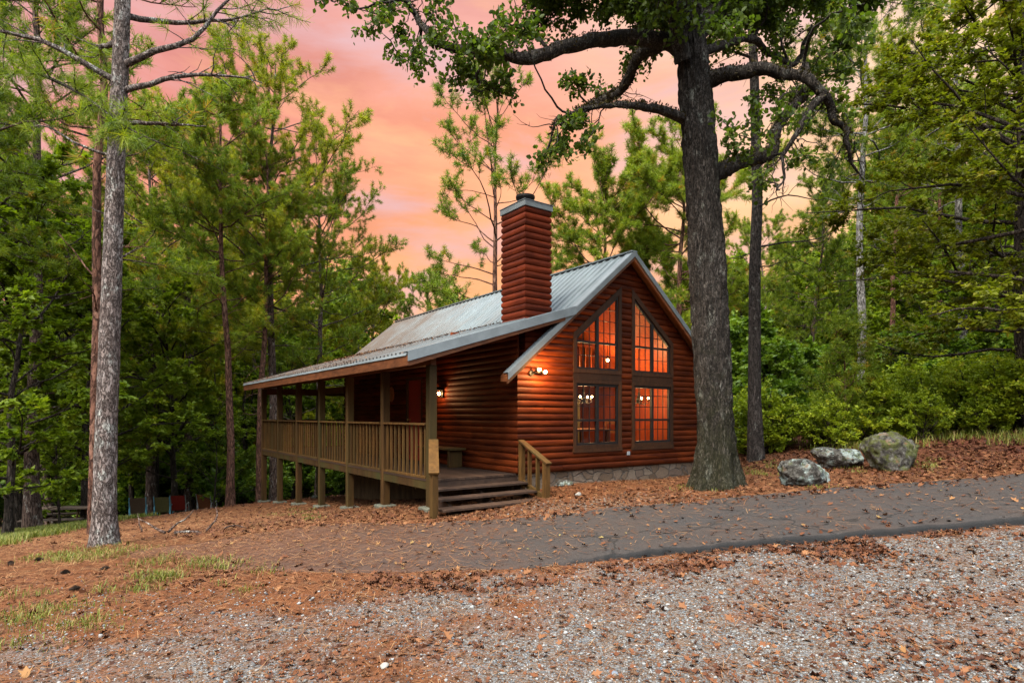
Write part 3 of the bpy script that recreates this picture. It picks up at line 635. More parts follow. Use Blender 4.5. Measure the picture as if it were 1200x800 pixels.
# windows as (s0, s1, z0, top(s))
TR = .078
WL, WR = (1.33, 2.69), (3.01, 4.37)
def upl(s): return 3.14 + .80*(s-WL[0])
def upr(s): return 3.14 + .80*(WR[1]-s)
WINS = [(WL, .84, lambda s: 2.225, 'low'), (WR, .84, lambda s: 2.225, 'low'), (WL, 2.365, upl, 'up'), (WR, 2.365, upr, 'up')]
g = MB(); k = 0
while True:
    z = BOT + k*CH; zc = z + CH/2; k += 1
    hs = (4.944 - .12 - zc)/.825 if zc > 2.3 else 9
    a0, a1 = max(0, MID-hs), min(WID, MID+hs)
    if a1-a0 < .12: break
    cuts = []
    for (s0, s1), z0, top, kind in WINS:
        if z0 - .01 < zc < max(top(s0), top(s1)) + .01:
            b0, b1 = s0+.04, s1-.04
            if kind == 'up' and zc > 3.14:
                d = (zc-3.14)/.80
                if s0 < MID: b0 = s0 + d + .03
                else: b1 = s1 - d - .03
            if b1 > b0: cuts.append((b0, b1))
    cuts.sort(); cur = a0
    for b0, b1 in cuts + [(a1, a1)]:
        if b0 - cur > .03:
            log_run(g, cur, b0, z, 's', cur == 0, b0 == WID, slope0=(1/.825 if cur == a0 and a0 > 0 else 0), slope1=(-1/.825 if b0 == a1 and a1 < WID else 0))
        cur = b1
g.build('gable_wall', M['log'], CAB, smooth=False)
# side wall under the porch, door opening at t 3.75..4.65
g = MB(); k = 0; D0, D1, DT = 3.72, 4.62, 2.45
while BOT + k*CH < 2.95:
    z = BOT + k*CH; k += 1
    if z + CH/2 < DT:
        log_run(g, 0, D0, z, 't', True); log_run(g, D1, LEN, z, 't')
    else: log_run(g, 0, LEN, z, 't', True)
g.build('porch_wall', M['log'], CAB)
g = MB()                                                   # right-hand and rear walls
g.box(WID-.10, WID-.002, .092, LEN, BOT, 2.62); g.prism([(0.0,LEN,BOT),(WID,LEN,BOT),(WID,LEN,2.6),(MID,LEN,4.75),(0,LEN,2.6)], (0,-.1,0))
g.build('rear_wall', M['log'], CAB)
# foundation
g = MB(); g.box(.03, WID-.03, .03, .35, -1.0, BOT-.003); g.build('stone_foundation', M['stone'], CAB)
g = MB(); g.box(.03, .16, .352, LEN-.02, -2.2, BOT-.004); g.box(WID-.16, WID-.03, .352, LEN-.02, -1.5, BOT-.004); g.box(.165, WID-.165, LEN-.2, LEN-.03, -2.2, BOT-.004)
g.build('foundation_skirting', wood('skirting_board', (.06,.035,.018), (.17,.105,.055), 6, .8, .15, (1,1,.3), .4), CAB)

# interior shell
g = MB(); g.box(.095, WID-.105, .095, LEN-.105, BOT-.06, BOT+.02); g.build('inside_floor', M['infloor'], CAB)
BACK = 5.6
g = MB(); zz_ = BOT + .021
while zz_ < 4.6:
    hw_ = min(2.73, (4.74 - (zz_+.14))/.825)
    if hw_ > .1: g.box(MID-hw_, MID+hw_, BACK, BACK+.05, zz_, zz_+.138)
    zz_ += .146
g.box(.1, WID-.11, BACK+.052, BACK+.07, BOT+.021, 2.6); g.prism([(.1,BACK+.052,2.601),(WID-.11,BACK+.052,2.601),(MID,BACK+.052,4.75)], (0,.018,0))

g.box(.092, .11, .1, BACK-.002, BOT+.022, 2.35); g.box(WID-.118, WID-.104, .1, BACK-.002, BOT+.022, 2.4)
g.build('inside_wall', M['inwood'], CAB)
g = MB()
for sg in (-1, 1):
    p = [(MID, .1, 4.66), (MID+sg*2.76, .1, 4.66-.825*2.76)]
    g.prism([p[0], p[1], (p[1][0], BACK, p[1][2]), (MID, BACK, 4.66)], (0, 0, .02))
g.build('inside_ceiling', M['inwood'], CAB)
g = MB(); g.box(.12, WID-.12, 2.7, BACK-.01, 2.30, 2.46); g.box(.12, WID-.12, 2.62, 2.70, 3.30, 3.36)
for i in range(26): g.box(.25+i*.205, .25+i*.205+.035, 2.63, 2.665, 2.46, 3.30)
g.build('loft', M['inwood'], CAB)
g = MB(); g.box(.12, WID-.12, 1.85, 2.0, 2.50, 2.68); g.box(MID-.07, MID+.07, 1.86, 1.99, 2.681, 4.6); g.build('tie_beam', M['fascia'], CAB)

# windows
def glassmat():
    m = bpy.data.materials.new('window_glass'); m.use_nodes = True; nt = m.node_tree; nt.nodes.clear()
    out = nt.nodes.new('ShaderNodeOutputMaterial'); tr = nd(nt, 'BsdfTransparent', {'Color': (.92,.93,.92,1)}); gl = nd(nt, 'BsdfGlossy', {'Roughness': .02})
    fr = nd(nt, 'Fresnel', {'IOR': 1.45}); mx = nd(nt, 'MixShader', {0: mth(nt, 'MULTIPLY', fr.outputs[0], 1.5, True), 1: tr.outputs[0], 2: gl.outputs[0]}); nt.links.new(mx.outputs[0], out.inputs[0]); return m
M['glass'] = glassmat()
for (s0, s1), z0, top, kind in WINS:
    left = s0 < MID
    tr = MB(); y0, dy = -.062, .11
    def slopetop(inset, s): return top(s) - inset*1.3
    a, b = s0, s1
    if kind == 'low':
        tr.box(a, a+TR, y0, y0+dy, z0, top(a)); tr.box(b-TR, b, y0, y0+dy, z0, top(a)); tr.box(a+TR, b-TR, y0, y0+dy, z0, z0+TR*.9); tr.box(a-.012, b+.012, y0-.008, y0+dy+.01, z0-.075, z0-.001); tr.box(a+TR, b-TR, y0, y0+dy, top(a)-TR*.9, top(a))
    else:
        tt = top
        tr.prism([(a,y0,z0+TR),(a+TR,y0,z0+TR),(a+TR,y0,tt(a+TR)-.13),(a,y0,tt(a)-.13)], (0,dy,0)); tr.prism([(b-TR,y0,z0+TR),(b,y0,z0+TR),(b,y0,tt(b)-.13),(b-TR,y0,tt(b-TR)-.13)], (0,dy,0))
        tr.box(a, b, y0, y0+dy, z0, z0+TR); tr.prism([(a,y0,tt(a)-.13),(b,y0,tt(b)-.13),(b,y0,tt(b)),(a,y0,tt(a))], (0,dy,0))
    win = tr.build('window', M['trim'], CAB)
    win['label'] = 'lower double sash window' if kind == 'low' else 'upper trapezoid window under the roof slope'
    # sash: outer black frame, mullion, rail and slim muntins
    sb = MB(); a, b = s0+TR, s1-TR; zb = z0+TR*.9; f = .045; yb, yt = -.035, .02
    tpz = (lambda s: top(s)-TR*.9) if kind == 'low' else (lambda s: top(s)-.13)
    mid = (a+b)/2
    sb.box(a, a+f, yb, yt, zb, tpz(a+f if left else a)-.002); sb.box(b-f, b, yb, yt, zb, tpz(b-f if not left else b)-.002) if kind == 'low' else None
    if kind != 'low':
        lo_s = b-f; sb.prism([(b-f,yb,zb),(b,yb,zb),(b,yb,tpz(b)),(b-f,yb,tpz(b-f))], (0,yt-yb,0))
    sb.prism([(a+f,yb+.003,tpz(a+f)-f*1.2),(b-f,yb+.003,tpz(b-f)-f*1.2),(b-f,yb+.003,tpz(b-f)),(a+f,yb+.003,tpz(a+f))], (0,yt-yb-.006,0))
    sb.box(a+f, b-f, yb+.002, yt-.002, zb, zb+f)
    sb.box(mid-.032, mid+.032, yb-.004, yt, zb+f, tpz(mid)-.03)
    rail = zb + (.585 if kind == 'low' else .70)
    rail = zb + .50 if kind == 'low' else zb + .56
    sb.box(a+f, mid-.032, yb, yt-.004, rail-.022, rail+.022); sb.box(mid+.032, b-f, yb, yt-.004, rail-.022, rail+.022) if kind == 'low' or not left or True else None
    sash = sb.build('sash', M['dark'], win)
    mu = MB(); tw = .0065
    for h0, h1 in ((a+f, mid-.032), (mid+.032, b-f)):
        for q in (1, 2):
            sx = h0 + (h1-h0)*q/3; mu.box(sx-tw, sx+tw, -.012, .004, zb+f, tpz(sx)-.03)
        zz = zb + f; step = .245
        while zz + step < tpz((h0+h1)/2)+.35:
            zz += step
            if abs(zz-rail) < .06: continue
            c0, c1 = h0, h1
            if kind == 'up':
                lim = (zz+.17-3.14)/.80
                if left: c0 = max(h0, s0+lim+.02)
                else: c1 = min(h1, s1-lim-.02)
            elif zz > tpz(h0)-.06: break
            if c1-c0 > .04: mu.box(c0, c1, -.0095, .0015, zz-tw, zz+tw)
    mu.build('muntin_grid', M['dark'], win)
    pn = MB(); pn.add([(a+.01,.006,zb+.01),(b-.01,.006,zb+.01),(b-.01,.006,tpz(b)-.01),(a+.01,.006,tpz(a)-.01)], [(0,1,2,3)]); pn.build('pane', M['glass'], win)
# boards between the upper and lower windows
g = MB()
for a, b in (WL, WR): g.box(a, b, -.05, .05, 2.228, 2.362)
g.build('window_band', M['trim'], CAB)

# main roof
def corrugated(mb, s0, s1, zf, t0, t1, per=.155, n=2):
    prof_t = []; t = t0
    while t < t1:
        for dt, dz in ((0, 0), (per-.085, 0), (per-.065, .034), (per-.035, .034), (per-.012, 0)):
            if t+dt < t1: prof_t.append((t+dt, dz))
        t += per
    prof_t.append((t1, 0)); vs = []
    for i in range(n):
        s = s0 + (s1-s0)*i/(n-1); vs += [(s, t, zf(s)+dz) for t, dz in prof_t]
    m = len(prof_t); fs = []
    for i in range(n-1): fs += [(i*m+j, i*m+j+1, (i+1)*m+j+1, (i+1)*m+j) for j in range(m-1)]
    mb.add(vs, fs)
T0, T1 = -.27, 11.35
g = MB(); corrugated(g, 1.19, MID, roof_z, T0, T1, n=6, per=.215); corrugated(g, WID+.57, MID, roof_z, T0, T1, n=6, per=.215)
g.bar((MID, T0-.01, 4.955), (MID, T1, 4.955), .16, .03)
roof = g.build('roof', M['roof'], CAB)
g = MB()                                                   # boarded underside
for a, b in ((1.19, MID), (WID+.55, MID)):
    g.prism([(a, T0+.02, roof_z(a)-.012), (b, T0+.02, roof_z(b)-.012), (b, T1-.02, roof_z(b)-.012), (a, T1-.02, roof_z(a)-.012)], (0, 0, -.05))
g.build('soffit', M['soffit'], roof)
g = MB()
def rake(mb, s0, s1, zf, t, h=.10, th=.018, up=.026):
    mb.prism([(s0, t, zf(s0)-h), (s1, t, zf(s1)-h), (s1, t, zf(s1)+up), (s0, t, zf(s0)+up)], (0, -th, 0))
    mb.prism([(s0, t, zf(s0)+up-.002), (s1, t, zf(s1)+up-.002), (s1, t, zf(s1)+up+.006), (s0, t, zf(s0)+up+.006)], (0, .15, 0))
rake(g, -.42, MID, roof_z, T0); g.build('rake_trim', M['galv'], roof)
for a_, b_, t_ in ((WID+.57, MID, T0), (MID, WID+.57, T1+.02)):
    g = MB(); rake(g, a_, b_, roof_z, t_); g.build('rake_trim', M['galv'], roof)
g = MB()                                                   # barge boards behind the metal
for s0, s1 in ((-.42, MID), (WID+.57, MID)):
    g.prism([(s0, T0+.003, roof_z(s0)-.175), (s1, T0+.003, roof_z(s1)-.175), (s1, T0+.003, roof_z(s1)-.07), (s0, T0+.003, roof_z(s0)-.07)], (0, .04, 0))
# overhang of the main slope that dips below the porch roof at the front corner
g.prism([(-.42, T0+.044, roof_z(-.42)-.13), (1.15, T0+.044, roof_z(1.15)-.13), (1.15, T0+.044, roof_z(1.15)-.02), (-.42, T0+.044, roof_z(-.42)-.02)], (0, .19, 0))
g.build('barge_board', M['fascia'], roof)
# porch roof
g = MB(); corrugated(g, -2.40, 1.20, porch_z, T0-.02, T1-.05, n=8)
pr = g.build('porch_roof', M['roof'], CAB)
g = MB(); g.prism([(-2.36, T0, porch_z(-2.36)-.014), (1.2, T0, porch_z(1.2)-.014), (1.2, T1-.06, porch_z(1.2)-.014), (-2.36, T1-.06, porch_z(-2.36)-.014)], (0, 0, -.045))
for i in range(20):
    t = .1 + i*.6; g.prism([(-2.3, t, porch_z(-2.3)-.062), (-.1, t, porch_z(-.1)-.062), (-.1, t, porch_z(-.1)-.16), (-2.3, t, porch_z(-2.3)-.14)], (0, .04, 0))
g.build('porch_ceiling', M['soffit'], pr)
g = MB(); rake(g, -2.40, 1.16, porch_z, T0-.04, h=.13)
g.prism([(-2.40, T0, porch_z(-2.4)+.004), (-2.42, T0, porch_z(-2.4)-.04), (-2.405, T0, porch_z(-2.4)-.04), (-2.385, T0, porch_z(-2.4)+.004)], (0, T1-T0-.05, 0))
g.build('metal_edge', M['galv'], pr)
g = MB(); g.box(-2.40, -2.36, T0-.03, T1-.06, porch_z(-2.4)-.20, porch_z(-2.4)-.042)
g.prism([(-2.36, T0-.036, porch_z(-2.36)-.21), (.9, T0-.036, porch_z(.9)-.19), (.9, T0-.036, porch_z(.9)-.10), (-2.36, T0-.036, porch_z(-2.36)-.10)], (0, .035, 0))
g.build('fascia', M['fascia'], pr)

# chimney: log-clad box with metal cap
g = MB(); cx0, cx1, cy0, cy1 = .30, .86, .16, .86; z = 1.9
while z < 5.48:
    p = prof(CH)
    vs = []
    for o, dz in p: vs += [(cx0-o, cy0-o, z+dz), (cx1+o, cy0-o, z+dz), (cx1+o, cy1+o, z+dz), (cx0-o, cy1+o, z+dz)]
    fs = [(j*4+i, j*4+(i+1)%4, (j+1)*4+(i+1)%4, (j+1)*4+i) for j in range(len(p)-1) for i in range(4)]
    g.add(vs, fs); z += CH
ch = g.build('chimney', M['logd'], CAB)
g = MB(); e = .065; g.box(cx0-e, cx1+e, cy0-e, cy1+e, z-.01, z+.10); g.box(cx0-e-.012, cx1+e+.012, cy0-e-.012, cy1+e+.012, z+.10, z+.112); g.build('chimney_cap', M['galv'], ch, bevel=.004)
g = MB(); g.lathe([(.12, 0), (.12, .13), (.16, .135), (.19, .18), (.19, .22), (.0, .25)], 20, ((cx0+cx1)/2-.02, (cy0+cy1)/2, z+.112)); g.build('flue', M['iron'], ch, smooth=False)
g = MB(); g.box(cx0-.07, cx1+.07, cy0-.06, cy1+.08, porch_z(cx0)-.02, porch_z(cx0)+.03); g.build('flashing', M['galv'], ch)

# porch: deck, beams, posts, rail
PS = -1.78; PT = [.06 + 1.878*i for i in range(7)]
g = MB()
n = 13
for i in range(n):                                          # boards run along t
    s = -1.85 + 1.79*i/n; g.box(s+.003, s+1.79/n-.003, -.03, 11.45, .395, .43)
for i in range(40):
    s = -.058 + i*.147
    if s+.147 < WID: g.box(s+.003, s+.144, LEN+.06, 11.45, .395, .43)
g.build('porch_deck', M['deck'], CAB)
g = MB(); g.box(-1.84, -1.80, -.02, 11.4, .255, .392); g.box(-1.80, WID, 11.3, 11.36, .19, .392)
for i in range(15): g.box(-1.795, -.06, .6+i*.7, .64+i*.7, .21, .392)
g.build('rim_joist', M['post'], CAB)
g = MB(); g.box(-1.80, -.03, -.02, .02, .255, .392); g.build('front_joist', M['deck'], CAB)
g = MB(); g.box(PS-.05, PS+.05, -.02, T1-.15, porch_z(PS)-.33, porch_z(PS)-.075); g.box(PS+.05, WID+.3, PT[6]-.06, PT[6]+.06, 2.18, 2.38); g.box(-.06, .06, LEN+.1, PT[6]-.06, 2.2, 2.4)
g.build('porch_beam', M['fascia'], CAB)
for i, t in enumerate(PT):
    x, y, _ = HW(PS, t, 0); zb = gz1(x, y)
    g = MB(); hw = .07
    g.box(PS-hw, PS+hw, t-hw, t+hw, zb+.05, porch_z(PS)-.331); po = g.build('porch_post', M['post'], CAB, bevel=.008)
    g = MB(); g.box(PS-.17, PS+.17, t-.17, t+.17, zb-.25, zb+.06); g.build('footing', M['conc'], po, bevel=.02)
for s, t in ((0.0, PT[6]), (WID, PT[6])):
    x, y, _ = HW(s, t, 0); zb = gz1(x, y)
    g = MB(); g.box(s-.08, s+.08, t-.08, t+.08, zb, 2.2); po = g.build('porch_post', M['post'], CAB, bevel=.008)
    g = MB(); g.box(s-.2, s+.2, t-.2, t+.2, zb-.25, zb+.06); g.build('footing', M['conc'], po, bevel=.02)
def railing(p0, p1, nb):
    """p0, p1 as (s, t) post faces"""
    g = MB(); d = Vector((p1[0]-p0[0], p1[1]-p0[1])); L = d.length; d /= L
    for i in range(nb):
        c = (i+.5)/nb; q = (p0[0]+d.x*L*c, p0[1]+d.y*L*c); g.bar((q[0], q[1], .47), (q[0], q[1], 1.335), .05, .03, up=(-d.y, d.x, 0))
    o = g.build('railing', M['rail'], CAB)
    g = MB(); g.bar((*p0, 1.357), (*p1, 1.357), .14, .036); g.build('handrail', M['rail'], o, bevel=.005)
    g = MB(); g.bar((*p0, .452), (*p1, .452), .10, .035); g.build('bottom_rail', M['rail'], o)
for i in range(6): railing((PS-.02, PT[i]+.09), (PS-.02, PT[i+1]-.075), 10)
railing((PS+.09, PT[6]), (-.09, PT[6]), 12); railing((.09, PT[6]), (WID-.09, PT[6]), 34)

# steps
st = MB(); st.prism([(-1.78,-.03,.27),(-1.78,-.92,-.12),(-1.78,-.92,-.3),(-1.78,-.03,.02)], (.05,0,0)); st.prism([(-.12,-.03,.27),(-.12,-.84,-.09),(-.12,-.84,-.25),(-.12,-.03,.02)], (.05,0,0)); st.prism([(-.98,-.03,.27),(-.98,-.84,-.09),(-.98,-.84,-.25),(-.98,-.03,.02)], (.05,0,0))
steps = st.build('porch_steps', M['deck'], CAB)
for i in range(3):
    z = .43 - .128*(i+1); t = -.055 - .255*i
    g = MB(); g.box(-1.86-.1*i, -.02, t-.28, t-.004, z-.04, z, .3+.2*i); g.build('tread', M['deck'], steps, bevel=.006)
def stair_rail(a, b, zb, nb, wide):
    """sloping rail from a=(s,t,z top) to b"""
    g = MB(); g.box(b[0]-.05, b[0]+.05, b[1]-.05, b[1]+.05, zb, b[2]-.02)
    if wide < .15: g.box(a[0]-.045, a[0]+.045, a[1]-.045, a[1]+.045, .0, a[2]-.03)
    for i in range(1, nb+1):
        f = i/(nb+1); q = [a[j]+(b[j]-a[j])*f for j in range(3)]; g.box(q[0]-.035, q[0]+.035, q[1]-.018, q[1]+.018, q[2]-.72+.06*f, q[2]-.03)
    o = g.build('stair_rail', M['rail'], CAB)
    A, B = Vector(a), Vector(b); d = (B-A).normalized(); g = MB(); g.bar(A - d*.03, B + d*.09, wide, .036); g.build('handrail', M['rail'], o, bevel=.005)
    g = MB(); g.bar((a[0], a[1], a[2]-.74), (b[0], b[1], b[2]-.66), .04, .09); g.build('bottom_rail', M['rail'], o)
x, y, _ = HW(.0, -.80, 0); stair_rail((.02, -.09, 1.03), (.02, -.80, .70), gz1(x, y)-.06, 2, .13)
x, y, _ = HW(-2.2, -.80, 0); stair_rail((-1.80, -.05, 1.08), (-2.2, -.80, .66), gz1(x, y)-.06, 0, .16)

# door, lamps, plaque, outlet
g = MB(); g.box(.0, .05, D0+.09, D1-.09, .43, DT-.09); door = g.build('door', plain('door_red_paint', (.30,.014,.010), .45, .4, 0, .12), CAB); 
g = MB(); g.box(-.04, .06, D0, D0+.09, .43, DT); g.box(-.04, .06, D1-.09, D1, .43, DT); g.box(-.04, .06, D0+.09, D1-.09, DT-.09, DT); g.build('door_frame', M['trim'], door)
g = MB(); g.lathe([(0,0),(.03,.004),(.03,.012),(.012,.02),(.012,.045),(.03,.055),(.03,.08),(0,.09)], 14); kn = g.build('door_knob', plain('brass', (.5,.34,.12), .3, .5, .9), door, smooth=True); kn.location = (0, D1-.17, 1.40); kn.rotation_euler = (0, R(-90), 0)
BULB = glow('lit_bulb', (1.0, .66, .28), 60)
def bulb_mb(mb, c, r):
    mb.lathe([(0,-r),(r*.5,-r*.85),(r*.9,-r*.4),(r,0),(r*.9,r*.4),(r*.5,r*.85),(0,r)], 12, c)
def lamp(loc, e, col=(1,.58,.22), r=.03, parent=None):
    l = bpy.data.lights.new('lamp', 'POINT'); l.energy = e; l.color = col; l.shadow_soft_size = r
    o = bpy.data.objects.new('lamp_light', l); C.objects.link(o); o.location = loc; return o
g = MB(); g.lathe([(.055,0),(.055,.02),(.02,.03)], 14); gl = g.build('flood_lamp', M['iron'], CAB); gl.location = (.27, -.052, 2.30); gl.rotation_euler = (R(90), 0, 0)
gl['label'] = 'twin floodlight on the gable corner'
for dx, dz in ((.06, .06), (.20, .02)):
    g = MB(); g.tube([(0,0,.02), (dx*.5, dz*.5, .08), (dx, dz, .10)], [.012]*3, 8); g.tube([(dx, dz, .09), (dx, dz, .15)], [.03, .042], 12); g.build('arm', M['iron'], gl)
    g = MB(); bulb_mb(g, (dx, dz, .175), .03); g.build('bulb', BULB, gl, smooth=True)
    lamp(HW(.27+dx, -.052-.255, 2.30+dz), GABLE_E)
g = MB(); g.box(-.09, -.05, -.05, .05, -.10, .06); g.box(-.13, -.09, -.02, .02, .05, .08); pl = g.build('porch_lamp', M['iron'], CAB); pl.location = (0, 2.74, 2.02)
pl['label'] = 'small lit wall lantern by the door'
g = MB()
for a, b in ((-.06,-.06), (.06,-.06), (.06,.06), (-.06,.06)): g.box(-.15+a-.005, -.15+a+.005, b-.005, b+.005, -.13, .05)
g.lathe([(.09,.05),(.03,.12),(0,.13)], 8, (-.15,0,0)); g.build('lantern_cage', M['iron'], pl)
g = MB(); bulb_mb(g, (-.15, 0, -.03), .034); g.build('bulb', BULB, pl, smooth=True)
lamp(HW(-.25, 2.72, 2.00), PORCH_E, (1, .42, .16))
g = MB(); g.box(2.86, 2.93, -.075, -.04, .66, .74); g.build('outlet_box', plain('grey_plastic', (.35,.38,.42), .5), CAB, bevel=.006)

# things on and inside the cabin
g = MB(); g.lathe([(0,0),(.20,.0),(.23,.015),(.23,.03),(.19,.035),(.16,.022),(0,.03)], 26)
o = g.build('wall_plaque', wood('plaque_wood', (.20,.06,.022), (.40,.15,.055), 8, .5, .3, (1,1,1), .2)); o.location = HW(-.055, 5.37, 2.05); o.rotation_euler = (0, R(-90), CAB.rotation_euler.z); o.scale = (.85, .62, 1)
tag(o, 'oval wooden plaque hanging on the dark porch wall beyond the door', 'plaque')
bench = empty('porch_bench', HW(-.30, 2.4, .43), CAB.rotation_euler.z); tag(bench, 'low wooden bench against the log wall on the porch', 'bench')
g = MB(); g.box(-.19, .19, -.75, .75, .36, .405); g.build('seat', M['rail'], bench, bevel=.008)
for t in (-.6, .6):
    g = MB(); g.box(-.15, .15, t-.05, t+.05, 0, .358); g.build('leg', M['rail'], bench, bevel=.008)

INB = glow('warm_bulb', (1.0, .62, .24), 45)
def chandelier(loc, n, rad, label, e):
    t = empty('chandelier', HW(*loc), CAB.rotation_euler.z); tag(t, label, 'chandelier')
    ceil_ = roof_z(loc[0]) - .3 - loc[2]
    g = MB(); g.lathe([(0,.02),(.05,.03),(.06,.12),(.025,.2),(.015,.3)], 12); g.tube([(0,0,.28),(0,0,ceil_)], [.008,.008], 6); g.build('stem', M['iron'], t)
    for i in range(n):
        a = 2*math.pi*i/n + .4; c, s_ = math.cos(a)*rad, math.sin(a)*rad
        g = MB(); g.tube([(0,0,.08),(c*.5,s_*.5,.0),(c,s_,.04),(c,s_,.10)], [.009]*4, 6); g.lathe([(.03,0),(.045,.01),(.03,.03)], 10, (c,s_,.09)); ar = g.build('arm', M['iron'], t)
        g = MB(); bulb_mb(g, (c, s_, .155), .023); g.build('bulb', INB, ar, smooth=True)
    lamp(HW(loc[0], loc[1], loc[2]+.16), e, (1,.55,.22), .12)
chandelier((2.82, 1.25, 1.78), 4, .20, 'lit chandelier seen through the left lower window', IN_E*2.3)
chandelier((4.66, 1.25, 1.78), 5, .24, 'lit chandelier seen through the right lower window', IN_E*1.9)
pd = empty('pendant_lamp', HW(4.34, 2.0, 2.92), CAB.rotation_euler.z); tag(pd, 'single bright pendant bulb seen through the left upper window', 'lamp')
g = MB(); g.tube([(0,0,.06),(0,0,roof_z(4.34)-.3-2.92)], [.007,.007], 6); g.lathe([(.03,.04),(.03,.09),(.01,.1)], 10); g.build('cord', M['iron'], pd)
g = MB(); bulb_mb(g, (0,0,0), .034); g.build('bulb', INB, pd, smooth=True); lamp(HW(4.34, 2.0, 2.80), IN_E*.65, (1,.55,.22), .1)
tb = empty('dining_table', HW(2.75, 1.35, .44), CAB.rotation_euler.z); tag(tb, 'dining table inside behind the left lower window', 'table')
g = MB(); g.box(-.55, .55, -.5, .5, .72, .765); g.build('tabletop', M['infloor'], tb, bevel=.01)
for a, b in ((-.48,-.43),(.48,-.43),(.48,.43),(-.48,.43)):
    g = MB(); g.box(a-.035, a+.035, b-.035, b+.035, 0, .72); g.build('leg', M['infloor'], tb)
ct = empty('kitchen_counter', HW(3.6, 4.6, .44), CAB.rotation_euler.z); tag(ct, 'wooden kitchen counter along the back of the lit room', 'counter')
g = MB(); g.box(-1.6, 1.9, -.3, .3, 0, .86); g.build('cabinet', M['infloor'], ct)
g = MB(); g.box(-1.63, 1.93, -.33, .33, .86, .90); g.build('worktop', plain('worktop', (.45,.24,.11), .4), ct, bevel=.008)
fr = empty('tall_cabinet', HW(4.15, 3.4, .44), CAB.rotation_euler.z); tag(fr, 'tall greenish cabinet inside beyond the left lower window', 'cabinet')
g = MB(); g.box(-.3, .3, -.25, .25, 0, 1.55); g.build('carcass', plain('sage_paint', (.13,.12,.05), .5), fr, bevel=.01)
g = MB(); g.box(-.27, -.01, -.275, -.252, .1, 1.5); g.box(.01, .27, -.275, -.252, .1, 1.5); g.build('door', plain('sage_paint_light', (.17,.15,.06), .5), fr, bevel=.006)
for s, t, ry, lb in ((2.05, 1.55, 1.6, 'dining chair left of the table inside the lit room'), (3.5, 1.2, -1.5, 'dining chair right of the table inside the lit room')):
    c = empty('dining_chair', HW(s, t, .44), CAB.rotation_euler.z + ry); tag(c, lb, 'chair')
    g = MB(); g.box(-.21,.21,-.21,.21,.43,.465); g.build('seat', M['infloor'], c)
    g = MB(); g.box(-.2,-.165,.17,.205,.465,.98); g.box(.165,.2,.17,.205,.465,.98); g.box(-.165,.165,.175,.2,.86,.97); g.box(-.165,.165,.175,.2,.65,.72); g.build('backrest', M['infloor'], c)
    for a, b in ((-.18,-.18),(.18,-.18),(.18,.18),(-.18,.18)):
        g = MB(); g.box(a-.02,a+.02,b-.02,b+.02,0,.43); g.build('leg', M['infloor'], c)
tl = empty('table_lamp', HW(3.05, 4.45, 1.34), CAB.rotation_euler.z); tag(tl, 'small cream jar lamp on the kitchen counter inside', 'lamp')
g = MB(); g.lathe([(0,0),(.07,.0),(.08,.08),(.03,.17),(.02,.2)], 16); g.build('base', plain('cream_glaze', (.55,.42,.25), .3), tl, smooth=True)
g = MB(); g.lathe([(.12,.2),(.08,.36)], 16); g.build('lamp_shade', plain('cream_shade', (.6,.45,.28), .8), tl, smooth=True)

# pine needles drifted on the porch roof and in the valley behind the chimney
def roof_straw():
    A = Acc(); q = np.array([(-.5,-.05,0),(.5,-.05,.03),(.5,.05,.03),(-.5,.05,0)]); f = np.array([(0,1,2,3)])
    n = 5200; t = rng.beta(2.6, 1.1, n)*11.3; s = 1.15 - np.abs(rng.normal(0, .9, n)); s = np.clip(s, -2.36, 1.15)
    n2_ = 700; t = np.concatenate([t, rng.uniform(.9, 5, n2_)]); s = np.concatenate([s, 1.18 - np.abs(rng.normal(0, .12, n2_))]); n += n2_
    edge = 700; t = np.concatenate([t, rng.uniform(2, 11.3, edge)]); s = np.concatenate([s, rng.uniform(-2.37, -2.0, edge)]); n += edge
    z = 2.5 + .307*(s+2.38) + .010 + rng.random(n)*.014
    a = math.atan2(.588, .809); X = .112 + s*math.cos(a) - t*math.sin(a); Y = 11.07 + s*math.sin(a) + t*math.cos(a)
    A.add(*place(q, f, np.column_stack([X, Y, z]), randrot(n, .3), rng.uniform(.10, .2, n), rng.random(n)))
    V, Fc, r_ = A.get(4)
    tag(obj('roof_straw', np_mesh('roof_straw', [(V, Fc, bpy.data.materials['pine_straw'], r_)])), 'rusty pine needles drifted on the metal porch roof', 'pine needles', kind='stuff')
roof_straw()
# ------------------------------------------------------------------ trees
GREEN_PINE = leafmat('pine_needles', [(0, (.048,.088,.009)), (.3, (.115,.172,.014)), (.6, (.200,.250,.018)), (.85, (.28,.29,.020)), (1, (.36,.20,.03))], .44, .5, .22, (1.05, 1.12, .45))
GREEN_LEAF = leafmat('broad_leaves', [(0, (.064,.105,.009)), (.4, (.150,.210,.014)), (.8, (.235,.285,.018)), (1, (.32,.30,.026))], .48, .5, .22, (1.05, 1.15, .45))
GREEN_OAK = leafmat('oak_leaves', [(0, (.026,.044,.006)), (.4, (.066,.098,.011)), (.75, (.12,.16,.015)), (.96, (.17,.16,.02)), (1, (.20,.09,.025))], .50, .55, .2)
GREEN_BEECH = leafmat('beech_leaves', [(0, (.048,.062,.005)), (.4, (.115,.128,.008)), (.8, (.18,.175,.012)), (1, (.28,.18,.03))], .46, .5, .25)
GREEN_SHRUB = leafmat('shrub_leaves', [(0, (.040,.085,.011)), (.4, (.098,.170,.015)), (.8, (.18,.26,.02)), (1, (.30,.32,.03))], .42, .45, .3, (1.05, 1.12, .45))
GREEN_UNDER = leafmat('undergrowth_leaves', [(0, (.07,.11,.008)), (.4, (.17,.23,.012)), (.8, (.28,.33,.018)), (1, (.36,.34,.03))], .44, .5, .22, (1.1, 1.12, .4))
